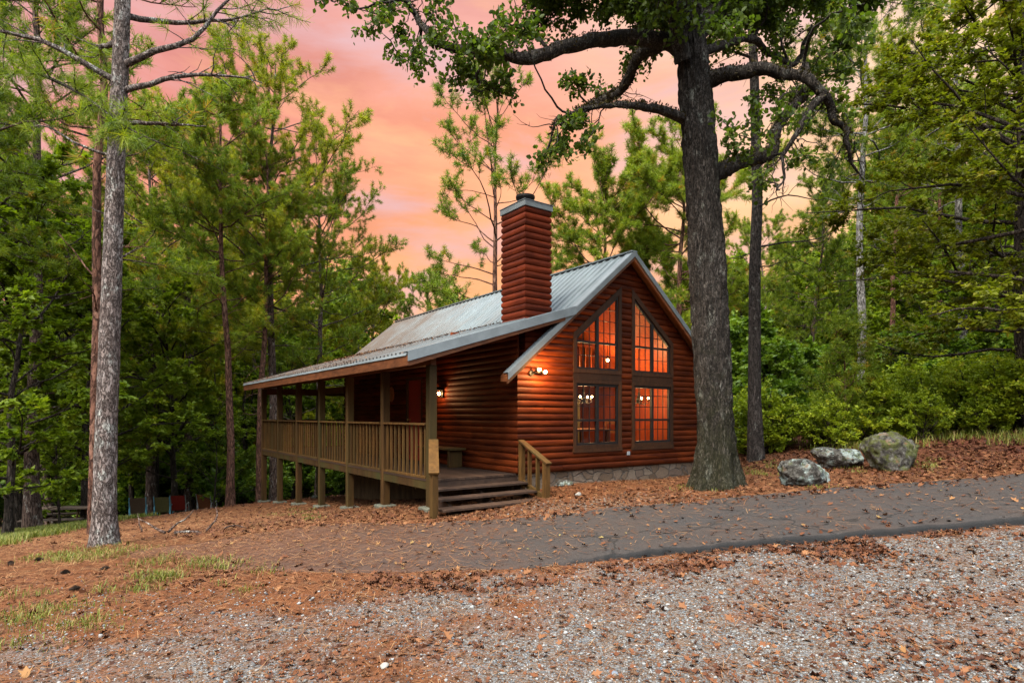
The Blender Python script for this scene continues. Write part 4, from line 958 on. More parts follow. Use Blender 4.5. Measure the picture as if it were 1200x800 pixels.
BARK_PINE = barkmat('pine_bark', [(.25, (.055,.033,.026)), (.5, (.115,.075,.060)), (.75, (.20,.155,.135))], .26, 8.5, (.36,.36,.33), .56)
BARK_NEAR = barkmat('pine_bark_lichen', [(.25, (.070,.047,.040)), (.48, (.18,.14,.127)), (.7, (.32,.285,.275))], .34, 15, (.40,.41,.38), .535, bs=1.0, bd=.03)
BARK_RED = barkmat('red_pine_bark', [(.25, (.055,.025,.016)), (.5, (.14,.066,.045)), (.75, (.22,.135,.10))], .26, 8.0, (.30,.28,.25), .64)
BARK_OAK = barkmat('oak_bark', [(.28, (.014,.011,.009)), (.47, (.042,.033,.027)), (.66, (.120,.103,.09))], .26, 19, (.18,.18,.155), .565, (.026,.030,.007), (.3, 3.2), 1.0, .04)
BARK_PALE = barkmat('pale_pine_bark', [(.25, (.10,.09,.085)), (.5, (.20,.185,.175)), (.75, (.32,.305,.295))], .28, 9, (.4,.4,.38), .55)
BARK_GREY = barkmat('dark_pine_bark', [(.25, (.022,.018,.016)), (.5, (.055,.045,.040)), (.75, (.12,.105,.095))], .28, 14, (.2,.2,.18), .58)
BARK_DARK = barkmat('dark_bark', [(.25, (.020,.015,.012)), (.5, (.048,.036,.028)), (.75, (.09,.072,.058))], .25, 9, (.16,.16,.14), .60)

def unit(v): return v / (np.linalg.norm(v, axis=-1, keepdims=True) + 1e-9)
def perp_frame(d):
    ref = np.where(np.abs(d[:, 2:3]) < .9, np.array([[0, 0, 1.0]]), np.array([[1.0, 0, 0]]))
    u = unit(np.cross(d, ref)); return u, np.cross(d, u)
def needles(P, D, K, length, width, r, lo=.25, hi=1.75):
    """K needles fanning from each tuft point P along axis D"""
    n = len(P); u, v = perp_frame(D)
    th = r.uniform(lo, hi, (n, K)); ph = r.uniform(0, 2*np.pi, (n, K)); L = length * r.uniform(.65, 1.2, (n, K))
    dirs = D[:, None]*np.cos(th)[..., None] + (u[:, None]*np.cos(ph)[..., None] + v[:, None]*np.sin(ph)[..., None])*np.sin(th)[..., None]
    dirs[..., 2] -= .10*r.random((n, K))
    base = P[:, None] + D[:, None]*(r.uniform(-.12, .06, (n, K))*length/.2)[..., None]
    side = unit(np.cross(dirs, r.normal(0, 1, (n, K, 3)))) * (width * r.uniform(.7, 1.3, (n, K)))[..., None]
    V = np.stack([base - side*.6, base + side*.6, base + dirs*L[..., None]*.72 + side*.5, base + dirs*L[..., None]], 2).reshape(-1, 3)
    i = np.arange(n*K)*4
    rn = np.repeat(np.clip(r.normal(.42, .16, n)[:, None] + r.normal(0, .09, (n, K)), 0, .9).ravel(), 4)
    dead = np.repeat(np.repeat(r.random(n) < .035, K), 4); rn = np.where(dead, 1.0, rn)
    return V, np.stack([i, i+1, i+2, i+3], -1), rn
LQ = np.array([(0,0,0),(.30,.38,.06),(0,1,0),(-.30,.38,.06)]); LF = np.array([(0,1,2,3)])
OAKQ = np.array([(0,0,0),(.34,.42,.07),(.22,.80,.02),(0,1.0,-.03),(-.22,.80,.02),(-.34,.42,.07)]); OAKF = np.array([(0,1,2,3),(0,3,4,5)])
def leaves(P, D, size, r, flat=.55, clump=None, shape=LQ, fc=LF, droop=.25):
    """one leaf at each P, growing along D; flat = pull of the blade towards horizontal"""
    n = len(P); D = unit(D + np.array([0, 0, -droop])*r.random((n, 1)))
    up = unit(np.array([0, 0, 1.0])*flat + r.normal(0, 1, (n, 3))*(1-flat)); x = unit(np.cross(D, up)); z = np.cross(x, D)
    s = size * r.uniform(.65, 1.25, n)
    V = P[:, None] + (shape[None, :, 0:1]*x[:, None] + shape[None, :, 1:2]*D[:, None] + shape[None, :, 2:3]*z[:, None]) * s[:, None, None]
    k = len(shape); Fc = (fc[None] + (np.arange(n)*k)[:, None, None]).reshape(-1, fc.shape[1])
    base = .42 if clump is None else clump
    return V.reshape(-1, 3), Fc, np.repeat(np.clip(base + r.normal(0, .13, n), 0, 1), k)

def polyline(p0, d, L, n, r, wob=.12, lift=0.0):
    pts = [np.array(p0, float)]; d = np.array(d, float); d /= np.linalg.norm(d)
    for i in range(n):
        d = d + r.normal(0, wob, 3); d[2] += lift/n; d /= np.linalg.norm(d); pts.append(pts[-1] + d*L/n)
    return np.array(pts)

def trunk_pts(H, r, lean=.02, n=14, wob=.012):
    z = np.linspace(0, 1, n); a = r.normal(0, lean, 2); w = np.cumsum(r.normal(0, wob, (n, 2)), 0) * H * .35; w -= w[0]
    return np.column_stack([a[0]*z*H + w[:, 0]*z**.5, a[1]*z*H + w[:, 1]*z**.5, z*H])
def along(P, f):
    t = f*(len(P)-1); i = min(int(t), len(P)-2); return P[i] + (P[i+1]-P[i])*(t-i)

def make_pine(seed, H, r0, bare, spread, K=13, nw=.011, nl=.20, nbr=40, dens=1.0, dead=6, bark=None, kink=0.0, open_=0.0):
    """loblolly habit: clear bole, rounded irregular crown of ascending boughs, needle puffs towards the bough ends"""
    r = np.random.default_rng(seed); A = Acc(); tp, td = [], []
    T = trunk_pts(H, r, .018); zf = np.linspace(0, 1, len(T))
    if kink: T[:, 0] += kink*np.sin(zf*math.pi)*H*.05
    rad = r0*(1-zf*.93)**.8 * (1 + .35*np.exp(-zf*H/.5)); V, Fc = tube(T, rad, 10); A.add(V, Fc)
    for b in range(nbr + dead):
        live = b < nbr
        f = bare + (1-bare)*np.clip((b+r.normal(.5, 1.2))/nbr, 0, 1)**.95*.97 if live else r.uniform(bare*.45, bare*1.05)
        p0 = along(T, f); cf = (f-bare)/(1-bare) if live else 0
        L = spread * (math.sin(math.pi*(.2+.74*cf))**.7*.86+.12) * r.uniform(.45, 1.25) if live else spread*r.uniform(.2, .5)
        az = b*2.4 + r.normal(0, .8); el = r.uniform(-.18, .35) + cf**1.5*.8
        d = np.array([math.cos(az)*math.cos(el), math.sin(az)*math.cos(el), math.sin(el)])
        P = polyline(p0, d, L, 8, r, .17, .45 if live else -.1); br = r0*.22*(L/spread)**.7*(1-.5*cf) + .006
        V, Fc = tube(P, np.linspace(br, .006, 9), 5); A.add(V, Fc)
        if not live:
            for _ in range(3):
                q = along(P, r.uniform(.3, .9)); Q = polyline(q, unit(d + r.normal(0, .6, 3)), L*.35, 3, r, .2); V, Fc = tube(Q, np.linspace(.008, .003, 4), 3); A.add(V, Fc)
            continue
        nsub = max(4, int((L*2.6+2)*dens))
        for s in range(nsub):
            u = (.25+open_) + (.75-open_)*((s+r.random())/nsub)**.8; q = along(P, min(u, .999)); dl = unit(along(P, min(u+.1, 1)) - along(P, max(u-.1, 0)))
            sd = unit(dl*.6 + r.normal(0, .55, 3) + np.array([0, 0, .25])); sl = (.28 + .22*L*(1.2-u)) * r.uniform(.6, 1.25)
            Q = polyline(q, sd, sl, 3, r, .15, .35); V, Fc = tube(Q, np.array([.010, .008, .006, .004]), 3); A.add(V, Fc)
            nt_ = max(2, int(sl*6.5*dens))
            for j in range(nt_):
                g = 1 - (j/nt_)**1.3*.8; c = along(Q, g*.999); tp.append(c + r.normal(0, .035, 3)); td.append(unit(sd + np.array([0, 0, .45]) + r.normal(0, .4, 3)))
    tp = np.array(tp); td = np.array(td)
    Vn, Fn, rn = needles(tp, td, K, nl, nw, r)
    Vb, Fb, rb = A.get(); return (Vb, Fb, rb), (Vn, Fn, rn)

def make_broad(seed, H, r0, bare, spread, lsize=.12, nl=9000, flat=.6, nbr=16, el0=.5, shape=LQ, fc=LF, top=1.0):
    r = np.random.default_rng(seed); A = Acc(); T = trunk_pts(H*.92, r, .03, wob=.02); zf = np.linspace(0, 1, len(T))
    V, Fc = tube(T, r0*(1-zf*.92)**.9*(1+.4*np.exp(-zf*H/.45)), 9); A.add(V, Fc); ends = []
    for b in range(nbr):
        f = bare + (1-bare)*((b+r.random())/nbr)*.97; cf = (f-bare)/(1-bare); p0 = along(T, min(f, .98)); az = b*2.4 + r.normal(0, .4); el = el0*r.uniform(.3, 1.3) + cf*.5
        L = spread*(math.sin(math.pi*min(1, .28+.62*cf))*.9+.15)*r.uniform(.7, 1.2)*top
        d = np.array([math.cos(az)*math.cos(el), math.sin(az)*math.cos(el), math.sin(el)]); P = polyline(p0, d, L, 6, r, .16, .15); br = max(.012, r0*.34*(L/spread))
        V, Fc = tube(P, np.linspace(br, .010, 7), 5); A.add(V, Fc)
        for s in range(max(4, int(L*3))):
            u = r.uniform(.25, 1); q = along(P, u*.999); sd = unit(d + r.normal(0, .75, 3)*np.array([1, 1, .5])); sl = L*r.uniform(.2, .42)*(1.25-u)+.2
            Q = polyline(q, sd, sl, 4, r, .2, .1); V, Fc = tube(Q, np.linspace(.012, .004, 5), 3); A.add(V, Fc)
            for k in range(max(2, int(sl*4))):
                w = r.uniform(.3, 1); e = along(Q, w*.999); td = unit(sd + r.normal(0, .8, 3)*np.array([1, 1, .4])); tl = r.uniform(.15, .4)
                ends.append((e, td, tl, np.clip(r.normal(.42, .13), .1, .85)))
    ends_n = len(ends); per = max(3, int(nl/ends_n))
    E = np.array([e[0] for e in ends]); D = np.array([e[1] for e in ends]); TL = np.array([e[2] for e in ends]); CL = np.array([e[3] for e in ends])
    f = r.random((ends_n, per)); P = E[:, None] + D[:, None]*(f*TL[:, None])[..., None] + r.normal(0, .035, (ends_n, per, 3))
    DD = unit(D[:, None]*.6 + r.normal(0, .8, (ends_n, per, 3))*np.array([1, 1, .45]))
    Vl, Fl, rl = leaves(P.reshape(-1, 3), DD.reshape(-1, 3), lsize, r, flat, np.repeat(CL, per), shape, fc)
    Vb, Fb, rb = A.get(); return (Vb, Fb, rb), (Vl, Fl, rl)

class Kind:
    def __init__(s, parts, bark, leaf, nm):
        (Vb, Fb, rb), (Vl, Fl, rl) = parts; s.raw = parts
        s.trunk = np_mesh(nm + '_trunk', [(Vb, Fb, bark, rb)], smooth=True); s.crown = np_mesh(nm + '_crown', [(Vl, Fl, leaf, rl)])
def tree(kind, name, label, cat, x, y, sc=1.0, rz=0.0, group=None, sz=None, dz=-.08):
    t = empty(name, (x, y, gz1(x, y)+dz), rz); t.scale = (sc, sc, sz or sc); tag(t, label, cat, group)
    obj('trunk', kind.trunk, t); obj('crown', kind.crown, t); return t

PA = Kind(make_pine(11, 19, .21, .34, 5.0, nbr=50, K=26, nw=.0135, nl=.20, dens=1.35), BARK_PINE, GREEN_PINE, 'pine')
PB = Kind(make_pine(12, 20, .20, .46, 4.4, nbr=42, K=26, nw=.0135, nl=.20, dens=1.6), BARK_RED, GREEN_PINE, 'pine')
PE = Kind(make_pine(18, 20, .155, .47, 3.8, nbr=46, K=26, nw=.0125, nl=.19, dens=1.4), BARK_GREY, GREEN_PINE, 'dark_pine')
PT = Kind(make_pine(19, 18, .10, .42, 2.4, nbr=34, K=15, nw=.014, dens=1.0), BARK_RED, GREEN_PINE, 'thin_pine')
PG = Kind(make_pine(17, 18, .19, .48, 4.2, nbr=42, K=26, nw=.0135, nl=.20, dens=1.5), BARK_PALE, GREEN_PINE, 'pale_pine')
PC = Kind(make_pine(13, 15, .17, .22, 4.3, nbr=50, K=26, nw=.0135, nl=.20, dens=1.6), BARK_PINE, GREEN_PINE, 'pine')
PD = Kind(make_pine(14, 14, .15, .34, 3.8, nbr=36, K=26, nw=.0135, nl=.20, dens=1.25, kink=.8, open_=.38), BARK_RED, GREEN_PINE, 'sparse_pine')
PR = Kind(make_pine(20, 11, .15, .30, 4.4, nbr=46, K=26, nw=.0135, nl=.20, dens=1.9), BARK_RED, GREEN_PINE, 'round_pine')
PY = Kind(make_pine(15, 4.2, .06, .06, 1.25, nbr=50, K=16, nl=.19, nw=.014, dens=1.6, dead=0), BARK_RED, GREEN_PINE, 'young_pine')
LIT_PINE = leafmat('lit_pine_needles', [(0, (.085,.115,.008)), (.3, (.185,.215,.012)), (.6, (.28,.285,.016)), (.85, (.35,.315,.02)), (1, (.40,.22,.03))], .48, .5, .22, (1.08, 1.1, .4))  # lighter, yellower needle copy with the lit look put into its colour
PAY = Kind(PA.raw, BARK_PINE, LIT_PINE, 'lit_pine'); PCY = Kind(PC.raw, BARK_PINE, LIT_PINE, 'low_lit_pine')
BA = Kind(make_broad(21, 12, .16, .14, 3.6, .17, 30000, .6, 32), BARK_DARK, GREEN_LEAF, 'broadleaf')
BB = Kind(make_broad(22, 9, .11, .10, 3.0, .15, 24000, .7, 28, .3), BARK_DARK, GREEN_LEAF, 'broadleaf')
BC = Kind(make_broad(23, 13, .17, .16, 4.6, .12, 46000, .7, 40, .2), BARK_DARK, GREEN_BEECH, 'beech')
BS = Kind(make_broad(24, 4.5, .045, .08, 1.8, .12, 9000, .7, 20, .45), BARK_DARK, GREEN_LEAF, 'sapling')
SH = Kind(make_broad(25, 2.6, .03, .04, 1.35, .14, 9000, .5, 24, .7), BARK_DARK, GREEN_SHRUB, 'shrub')
SU = Kind(make_broad(26, 1.5, .018, .03, 1.0, .095, 5200, .5, 20, .7), BARK_DARK, GREEN_UNDER, 'undershrub')

# --- the big lichened pine in the left foreground
def rough_trunk(P, rad, k, amp, fr, seed=0.0):
    n = len(P); V, Fc = tube(P, rad, k); V = V.reshape(n, k, 3); cen = P[:, None]; d = V - cen; r_ = np.linalg.norm(d, axis=-1, keepdims=True)
    q = V*np.array([fr, fr, fr*.28]) + seed
    h = np.abs(fbm(q, 4) - .47)*2; h = h + (fbm(V*np.array([1.5, 1.5, .8]) + seed, 2)-.4)*.6
    V = cen + d/r_*(r_ + amp*(h[..., None]-.3)*np.clip(r_/.15, .2, 1.6)); return V.reshape(-1, 3), Fc
def dense(P, n):
    P = np.array(P, float); s = np.concatenate([[0], np.cumsum(np.linalg.norm(np.diff(P, axis=0), axis=1))]); t = np.linspace(0, s[-1], n)
    # smooth by Catmull-Rom through the traced points
    out = []
    for q in t:
        i = int(np.clip(np.searchsorted(s, q) - 1, 0, len(P)-2)); u = (q-s[i])/(s[i+1]-s[i]+1e-9)
        p0, p1, p2, p3 = P[max(i-1, 0)], P[i], P[i+1], P[min(i+2, len(P)-1)]
        out.append(.5*((2*p1)+(-p0+p2)*u+(2*p0-5*p1+4*p2-p3)*u*u+(-p0+3*p1-3*p2+p3)*u**3))
    return np.array(out)
def big_left_pine():
    Y0 = 8.0; x0 = xw(122, Y0); z0 = gz1(x0, Y0); r = np.random.default_rng(5)
    P = dense([(x0,Y0,z0-.15),(x0+.02,Y0,z0+1.2),(x0+.05,Y0+.05,z0+3),(x0+.10,Y0+.08,z0+5),(x0+.17,Y0+.1,z0+7),(x0+.2,Y0+.15,z0+9.5),(x0+.1,Y0+.2,z0+13),(x0+.1,Y0+.2,z0+17)], 150)
    zz = P[:, 2]-z0; rad = .145*(1-.032*zz.clip(0)) .clip(.15) + .055*np.exp(-zz.clip(0)/.2); rad *= np.interp(zz, [0, 8, 17], [1, .86, .12])
    A = Acc(); V, Fc = rough_trunk(P, rad, 40, .022, 7.0); A.add(V, Fc)
    tp, td = [], []
    spec = [(6.15,8,1.9,0),(6.3,190,2.2,0),(6.5,-20,2.4,1),(6.9,150,2.3,1),(7.2,60,2.0,1),(5.75,25,1.1,0),(5.2,170,.8,0),(7.6,210,2.2,1),(7.9,-60,2.0,1),(8.2,100,2.3,1),(8.6,0,2.2,1),(9,250,2.2,1),(9.4,140,2.1,1),(9.8,40,2,1),(10.3,200,2,1),(10.8,320,1.9,1),(11.4,90,1.8,1),(12,230,1.7,1),(12.6,10,1.6,1),(13.2,150,1.4,1),(14,280,1.2,1),(14.8,60,1,1),(15.6,200,.8,1),(3.9,15,.35,0),(4.5,185,.3,0),(2.9,5,.12,0)]
    for h, az, L, live in spec:
        i = int(np.argmin(np.abs(zz-h))); a = R(az); d = np.array([math.cos(a), math.sin(a)*.8, .18 if live else .22])
        B = polyline(P[i], d, L, 9, r, .12, .1); V, Fc = tube(B, np.linspace(.045*(L/2)**.5, .007, 10), 6); A.add(V, Fc)
        for s in range(int(L*7)):
            u = r.uniform(.3, 1); q = along(B, u*.999); sd = unit(d + r.normal(0, .7, 3)*np.array([1, 1, .5])); Q = polyline(q, sd, L*.32*r.uniform(.5, 1.2), 4, r, .22, .1); V, Fc = tube(Q, np.linspace(.010, .003, 5), 4); A.add(V, Fc)
            if live or r.random() < .28:
                for _ in range(3): tp.append(along(Q, r.uniform(.55, .999))); td.append(unit(sd + r.normal(0, .4, 3) + [0, 0, .2]))
    t = empty('pine_tree', (x0, Y0, z0)); off = np.array([x0, Y0, z0])
    tag(t, 'nearest pine on the left, straight trunk flaked with pale grey lichen', 'tree')
    V, Fc, rr = A.get(); obj('trunk', np_mesh('trunk', [(V-off, Fc, BARK_NEAR, rr)], smooth=True), t)
    V, Fc, rr = needles(np.array(tp), np.array(td), 20, .17, .0055, r); obj('crown', np_mesh('crown', [(V-off, Fc, GREEN_PINE, rr)]), t)
big_left_pine()

# --- the great oak
def oak():
    Y0 = 10.0; r = np.random.default_rng(9)
    def W(px, py, dy=0.0): Yd = Y0 + dy; return np.array([(px-600)/F*Yd, Yd, ZC-(py-HZ)/F*Yd])
    base = W(840, 572); zb = gz1(base[0], Y0); off = np.array([base[0], Y0, zb])
    A = Acc(); B = Acc()
    tr = [W(839,590),W(839,560),W(838.5,530),W(837,480),(W(833,400)),W(828,300),W(822,200),W(818,150),W(813,97),W(809,50),W(806,10),W(803,-60),W(806,-160),W(800,-260)]
    P = dense(tr, 300); py = HZ - (P[:, 2]-ZC)/Y0*F
    half = np.interp(py, [-260,-100,0,50,97,150,200,300,400,477,510,534,552,565,580], [4,9,13,16,18.5,19,19.5,20.5,21.2,21.3,22,23.5,25.5,28.5,32]) / F*Y0
    n, k = len(P), 110; V, Fc = tube(P, half, k); V = V.reshape(n, k, 3)
    d = V - P[:, None]; ang = np.arctan2(d[..., 1], d[..., 0]); rl = np.linalg.norm(d, axis=-1, keepdims=True); hgt = (V[..., 2]-zb)
    flare = np.exp(-np.clip(hgt, 0, 9)/.38) * (np.cos(ang*5+.6)*.075 + np.cos(ang*3-.5)*.05)
    fur = np.abs(fbm(np.stack([np.cos(ang)*2.6, np.sin(ang)*2.6, hgt*.75], -1)*4.6, 4)-.47)*2.6; lump = fbm(np.stack([np.cos(ang), np.sin(ang), hgt*.8], -1)*1.3+5, 3)-.45
    V = P[:, None] + d/rl*(rl + (flare[..., None]) + .062*(fur[..., None]-.35) + .10*lump[..., None]); A.add(V.reshape(-1, 3), Fc)
    def crop(pts): return [(440+u/2.069, v/2.069) for u, v in pts]
    limbs = [
     (crop([(745,120),(700,98),(640,90),(560,95),(480,110),(420,128),(350,146),(318,136),(250,125),(170,118),(148,108),(115,62),(80,8),(60,-60)]), [0,-.1,-.2,-.4,-.6,-.8,-.9,-.9,-.7,-.5,-.4,-.2,.1,.4], 10.5, 2.2),
     (crop([(760,292),(740,283),(700,266),(640,258),(580,258),(520,266),(480,282),(440,302),(424,328),(412,378)]), [0,-.1,-.3,-.6,-.9,-1.1,-1.2,-1.2,-1.1,-1.0], 6.5, .8),
     (crop([(690,110),(640,135),(612,190),(590,225),(545,248),(500,262),(455,285),(445,300)]), [.25,.5,.8,1.0,1.1,1.2,1.3,1.3], 9, 3),
     (crop([(800,205),(850,182),(900,176),(940,166),(980,180),(1030,186),(1060,200),(1090,230),(1105,260),(1110,288),(1132,300),(1137,340),(1150,385),(1185,425)]), [0,-.2,-.4,-.5,-.5,-.6,-.7,-.7,-.6,-.6,-.5,-.5,-.4,-.3], 9.5, .9),
     (crop([(1088,232),(1060,258),(1030,300),(1000,350),(990,400),(992,430),(975,462)]), [-.7,-.7,-.8,-.8,-.9,-.9,-1.0], 4.6, .8),
     (crop([(815,425),(840,415),(872,395),(920,386),(958,370),(966,322),(985,288),(1020,256),(1045,236),(1050,190),(1046,150)]), [0,.1,.3,.5,.6,.7,.7,.7,.7,.8,.9], 11, 3),
     (crop([(800,125),(860,100),(920,100),(962,132),(1010,150),(1040,120),(1060,60)]), [.2,.5,.9,1.2,1.4,1.6,1.9], 6, 2),
     (crop([(745,150),(735,95),(732,50),(750,-20),(720,-120),(640,-240)]), [-.2,-.3,-.4,-.6,-.8,-1.0], 10, 4),
     (crop([(780,90),(812,25),(842,-40),(900,-120),(1000,-200)]), [0,.1,.3,.6,1.0], 11, 4),
     (crop([(770,20),(690,-70),(560,-110),(420,-150),(300,-170)]), [.1,.4,.9,1.3,1.6], 10, 3),
     (crop([(740,60),(700,20),(640,-30),(540,-50),(450,-30),(380,20)]), [.3,.8,1.4,1.9,2.2,2.4], 9, 2.5),
     (crop([(820,-20),(920,-60),(1040,-70),(1140,-40),(1220,10)]), [.2,.6,1.0,1.3,1.4], 9, 2.5),
     (crop([(800,60),(850,40),(900,-10),(980,-40),(1080,20)]), [.3,.9,1.5,2.0,2.4], 8, 2.5),
     (crop([(745,40),(690,-40),(620,-150),(500,-260)]), [-.3,-.8,-1.3,-1.7], 9, 3),
    ]
    lp = []; BP, BD = [], []
    for pts, dys, r0, r1 in limbs:
        L = dense([W(px, py_, dy) for (px, py_), dy in zip(pts, dys)], 60); rd = np.linspace(r0, r1, 60)/F*Y0
        wb = np.stack([fbm(L*2.4+k_, 3)-.45 for k_ in (3, 11, 23)], -1); L = L + wb*np.array([.20, .30, .26])*np.linspace(0, 1, 60)[:, None]**.5; V, Fc = rough_trunk(L, rd, 18, .075, 9.0, 3.0); A.add(V, Fc); lp.append((L, rd))
        if len(lp) in (1, 2, 3, 4, 6):                       # resurrection fern and moss along the tops of the old limbs
            nf = int(900*r0/12); q = r.integers(2, 54, nf); a = r.normal(np.pi/2, 1.1, nf); sdv = unit(np.cross(np.gradient(L, axis=0)[q], [0, 0, 1])); upv = np.cross(sdv, unit(np.gradient(L, axis=0)[q])); upv *= np.sign(upv[:, 2:3]+1e-9)
            dv = sdv*np.cos(a)[:, None] + upv*np.sin(a)[:, None]; BP.append(L[q] + dv*(rd[q]*.92)[:, None] + r.normal(0, .012, (nf, 3))); BD.append(unit(dv + r.normal(0, .6, (nf, 3))))
    # crooked secondary boughs
    sec = []
    for li, nsec in enumerate((5, 1, 1, 1, 1, 1, 3, 3, 4, 4, 4, 4, 4, 3)):
        L, rd = lp[li]
        for _ in range(nsec):
            u = r.uniform(.3, .97); p = along(L, u); dl = unit(along(L, min(1, u+.05)*.999) - along(L, u-.05)); Q = polyline(p, unit(dl*.5 + r.normal(0, .7, 3) + [0, 0, .1]), r.uniform(.7, 1.7), 10, r, .38, .1)
            q0 = min(.032, float(np.interp(u, np.linspace(0, 1, 60), rd))*.55); V, Fc = tube(Q, np.linspace(q0, .008, 11), 7); A.add(V, Fc); sec.append((Q, li in (1, 2, 3, 5)))
    for li, nb_ in ((0, 12), (1, 12), (2, 8), (3, 16), (4, 12), (5, 10)):                    # fine bare twigs on the old limbs
        L = lp[li][0]
        for _ in range(nb_):
            q = along(L, r.uniform(.3, .99)); Q = polyline(q, unit(r.normal(0, 1, 3)*np.array([1, .7, 1])), r.uniform(.25, .8), 7, r, .35, .1); V, Fc = tube(Q, np.linspace(.011, .003, 8), 4); A.add(V, Fc)
            for _ in range(2): q2 = along(Q, r.uniform(.3, .9)); Q2 = polyline(q2, unit(r.normal(0, 1, 3)), r.uniform(.12, .35), 4, r, .3); V, Fc = tube(Q2, np.linspace(.006, .002, 5), 3); A.add(V, Fc)
    # twigs and leaves
    ends = []
    def twig(p, d, L, depth):
        Q = polyline(p, d, L, 5, r, .26, .05); V, Fc = tube(Q, np.linspace(.006+.010*L, .003, 6), 4); A.add(V, Fc)
        if depth > 0:
            for _ in range(r.integers(2, 4)): twig(along(Q, r.uniform(.35, .98)), unit(d + r.normal(0, .8, 3)), L*r.uniform(.4, .7), depth-1)
        ends.append((Q[-1], unit(Q[-1]-Q[-2]))); ends.append((along(Q, .7), unit(d + r.normal(0, .6, 3))))
    dens = [20, 3, 2, 4, 3, 2, 8, 36, 40, 74, 125, 52, 48, 42]; start = [.42,.55,.2,.45,.35,.62,.35,.35,.25,.25,.12,.2,.15,.3]
    for (L, rd), nt_, s0 in zip(lp, dens, start):
        for _ in range(nt_):
            u = s0 + (1-s0)*r.random()**.8; p = along(L, u*.999); d = unit(r.normal(0, 1, 3)*np.array([1, .8, .75]) + np.array([0, 0, .15])); twig(p, d, r.uniform(.35, .85), 1 if r.random() < .8 else 2)
    for Q, _k in sec:
        for _ in range(3 if _k else 5):
            u = .45 + .75*r.random()**.7; twig(along(Q, u*.999), unit(r.normal(0, 1, 3)*np.array([1, .8, .75]) + np.array([0, 0, .15])), r.uniform(.25, .6), 1)
    E = np.array([e[0] for e in ends]); D = np.array([e[1] for e in ends]); per = 12; CL = np.clip(r.normal(.42, .14, len(E)), .05, .9)
    keep = np.ones(len(E), bool); P = E[:, None] + r.normal(0, .055, (len(E), per, 3)); DD = unit(D[:, None]*.7 + r.normal(0, .8, (len(E), per, 3)))
    Vl, Fl, rl = leaves(P.reshape(-1, 3), DD.reshape(-1, 3), *[.088, r, .35], np.repeat(CL, per), OAKQ, OAKF)
    t = empty('oak_tree', tuple(off)); tag(t, 'great dark oak by the gable with crooked spreading limbs and mossy base', 'tree')
    V, Fc, rr = A.get(); obj('trunk', np_mesh('trunk', [(V-off, Fc, BARK_OAK, rr)], smooth=True), t)
    obj('crown', np_mesh('crown', [(Vl-off, Fl, GREEN_OAK, rl)]), t)
    BP, BD = np.concatenate(BP), np.concatenate(BD); Vf, Ff, rf = leaves(BP, BD, .05, r, .1); obj('limb_fern', np_mesh('limb_fern', [(Vf-off, Ff, leafmat('limb_fern_fronds', [(0, (.016,.010,.005)), (.5, (.040,.030,.010)), (1, (.05,.055,.012))], .2, .7, .1), rf)]), t)
oak()
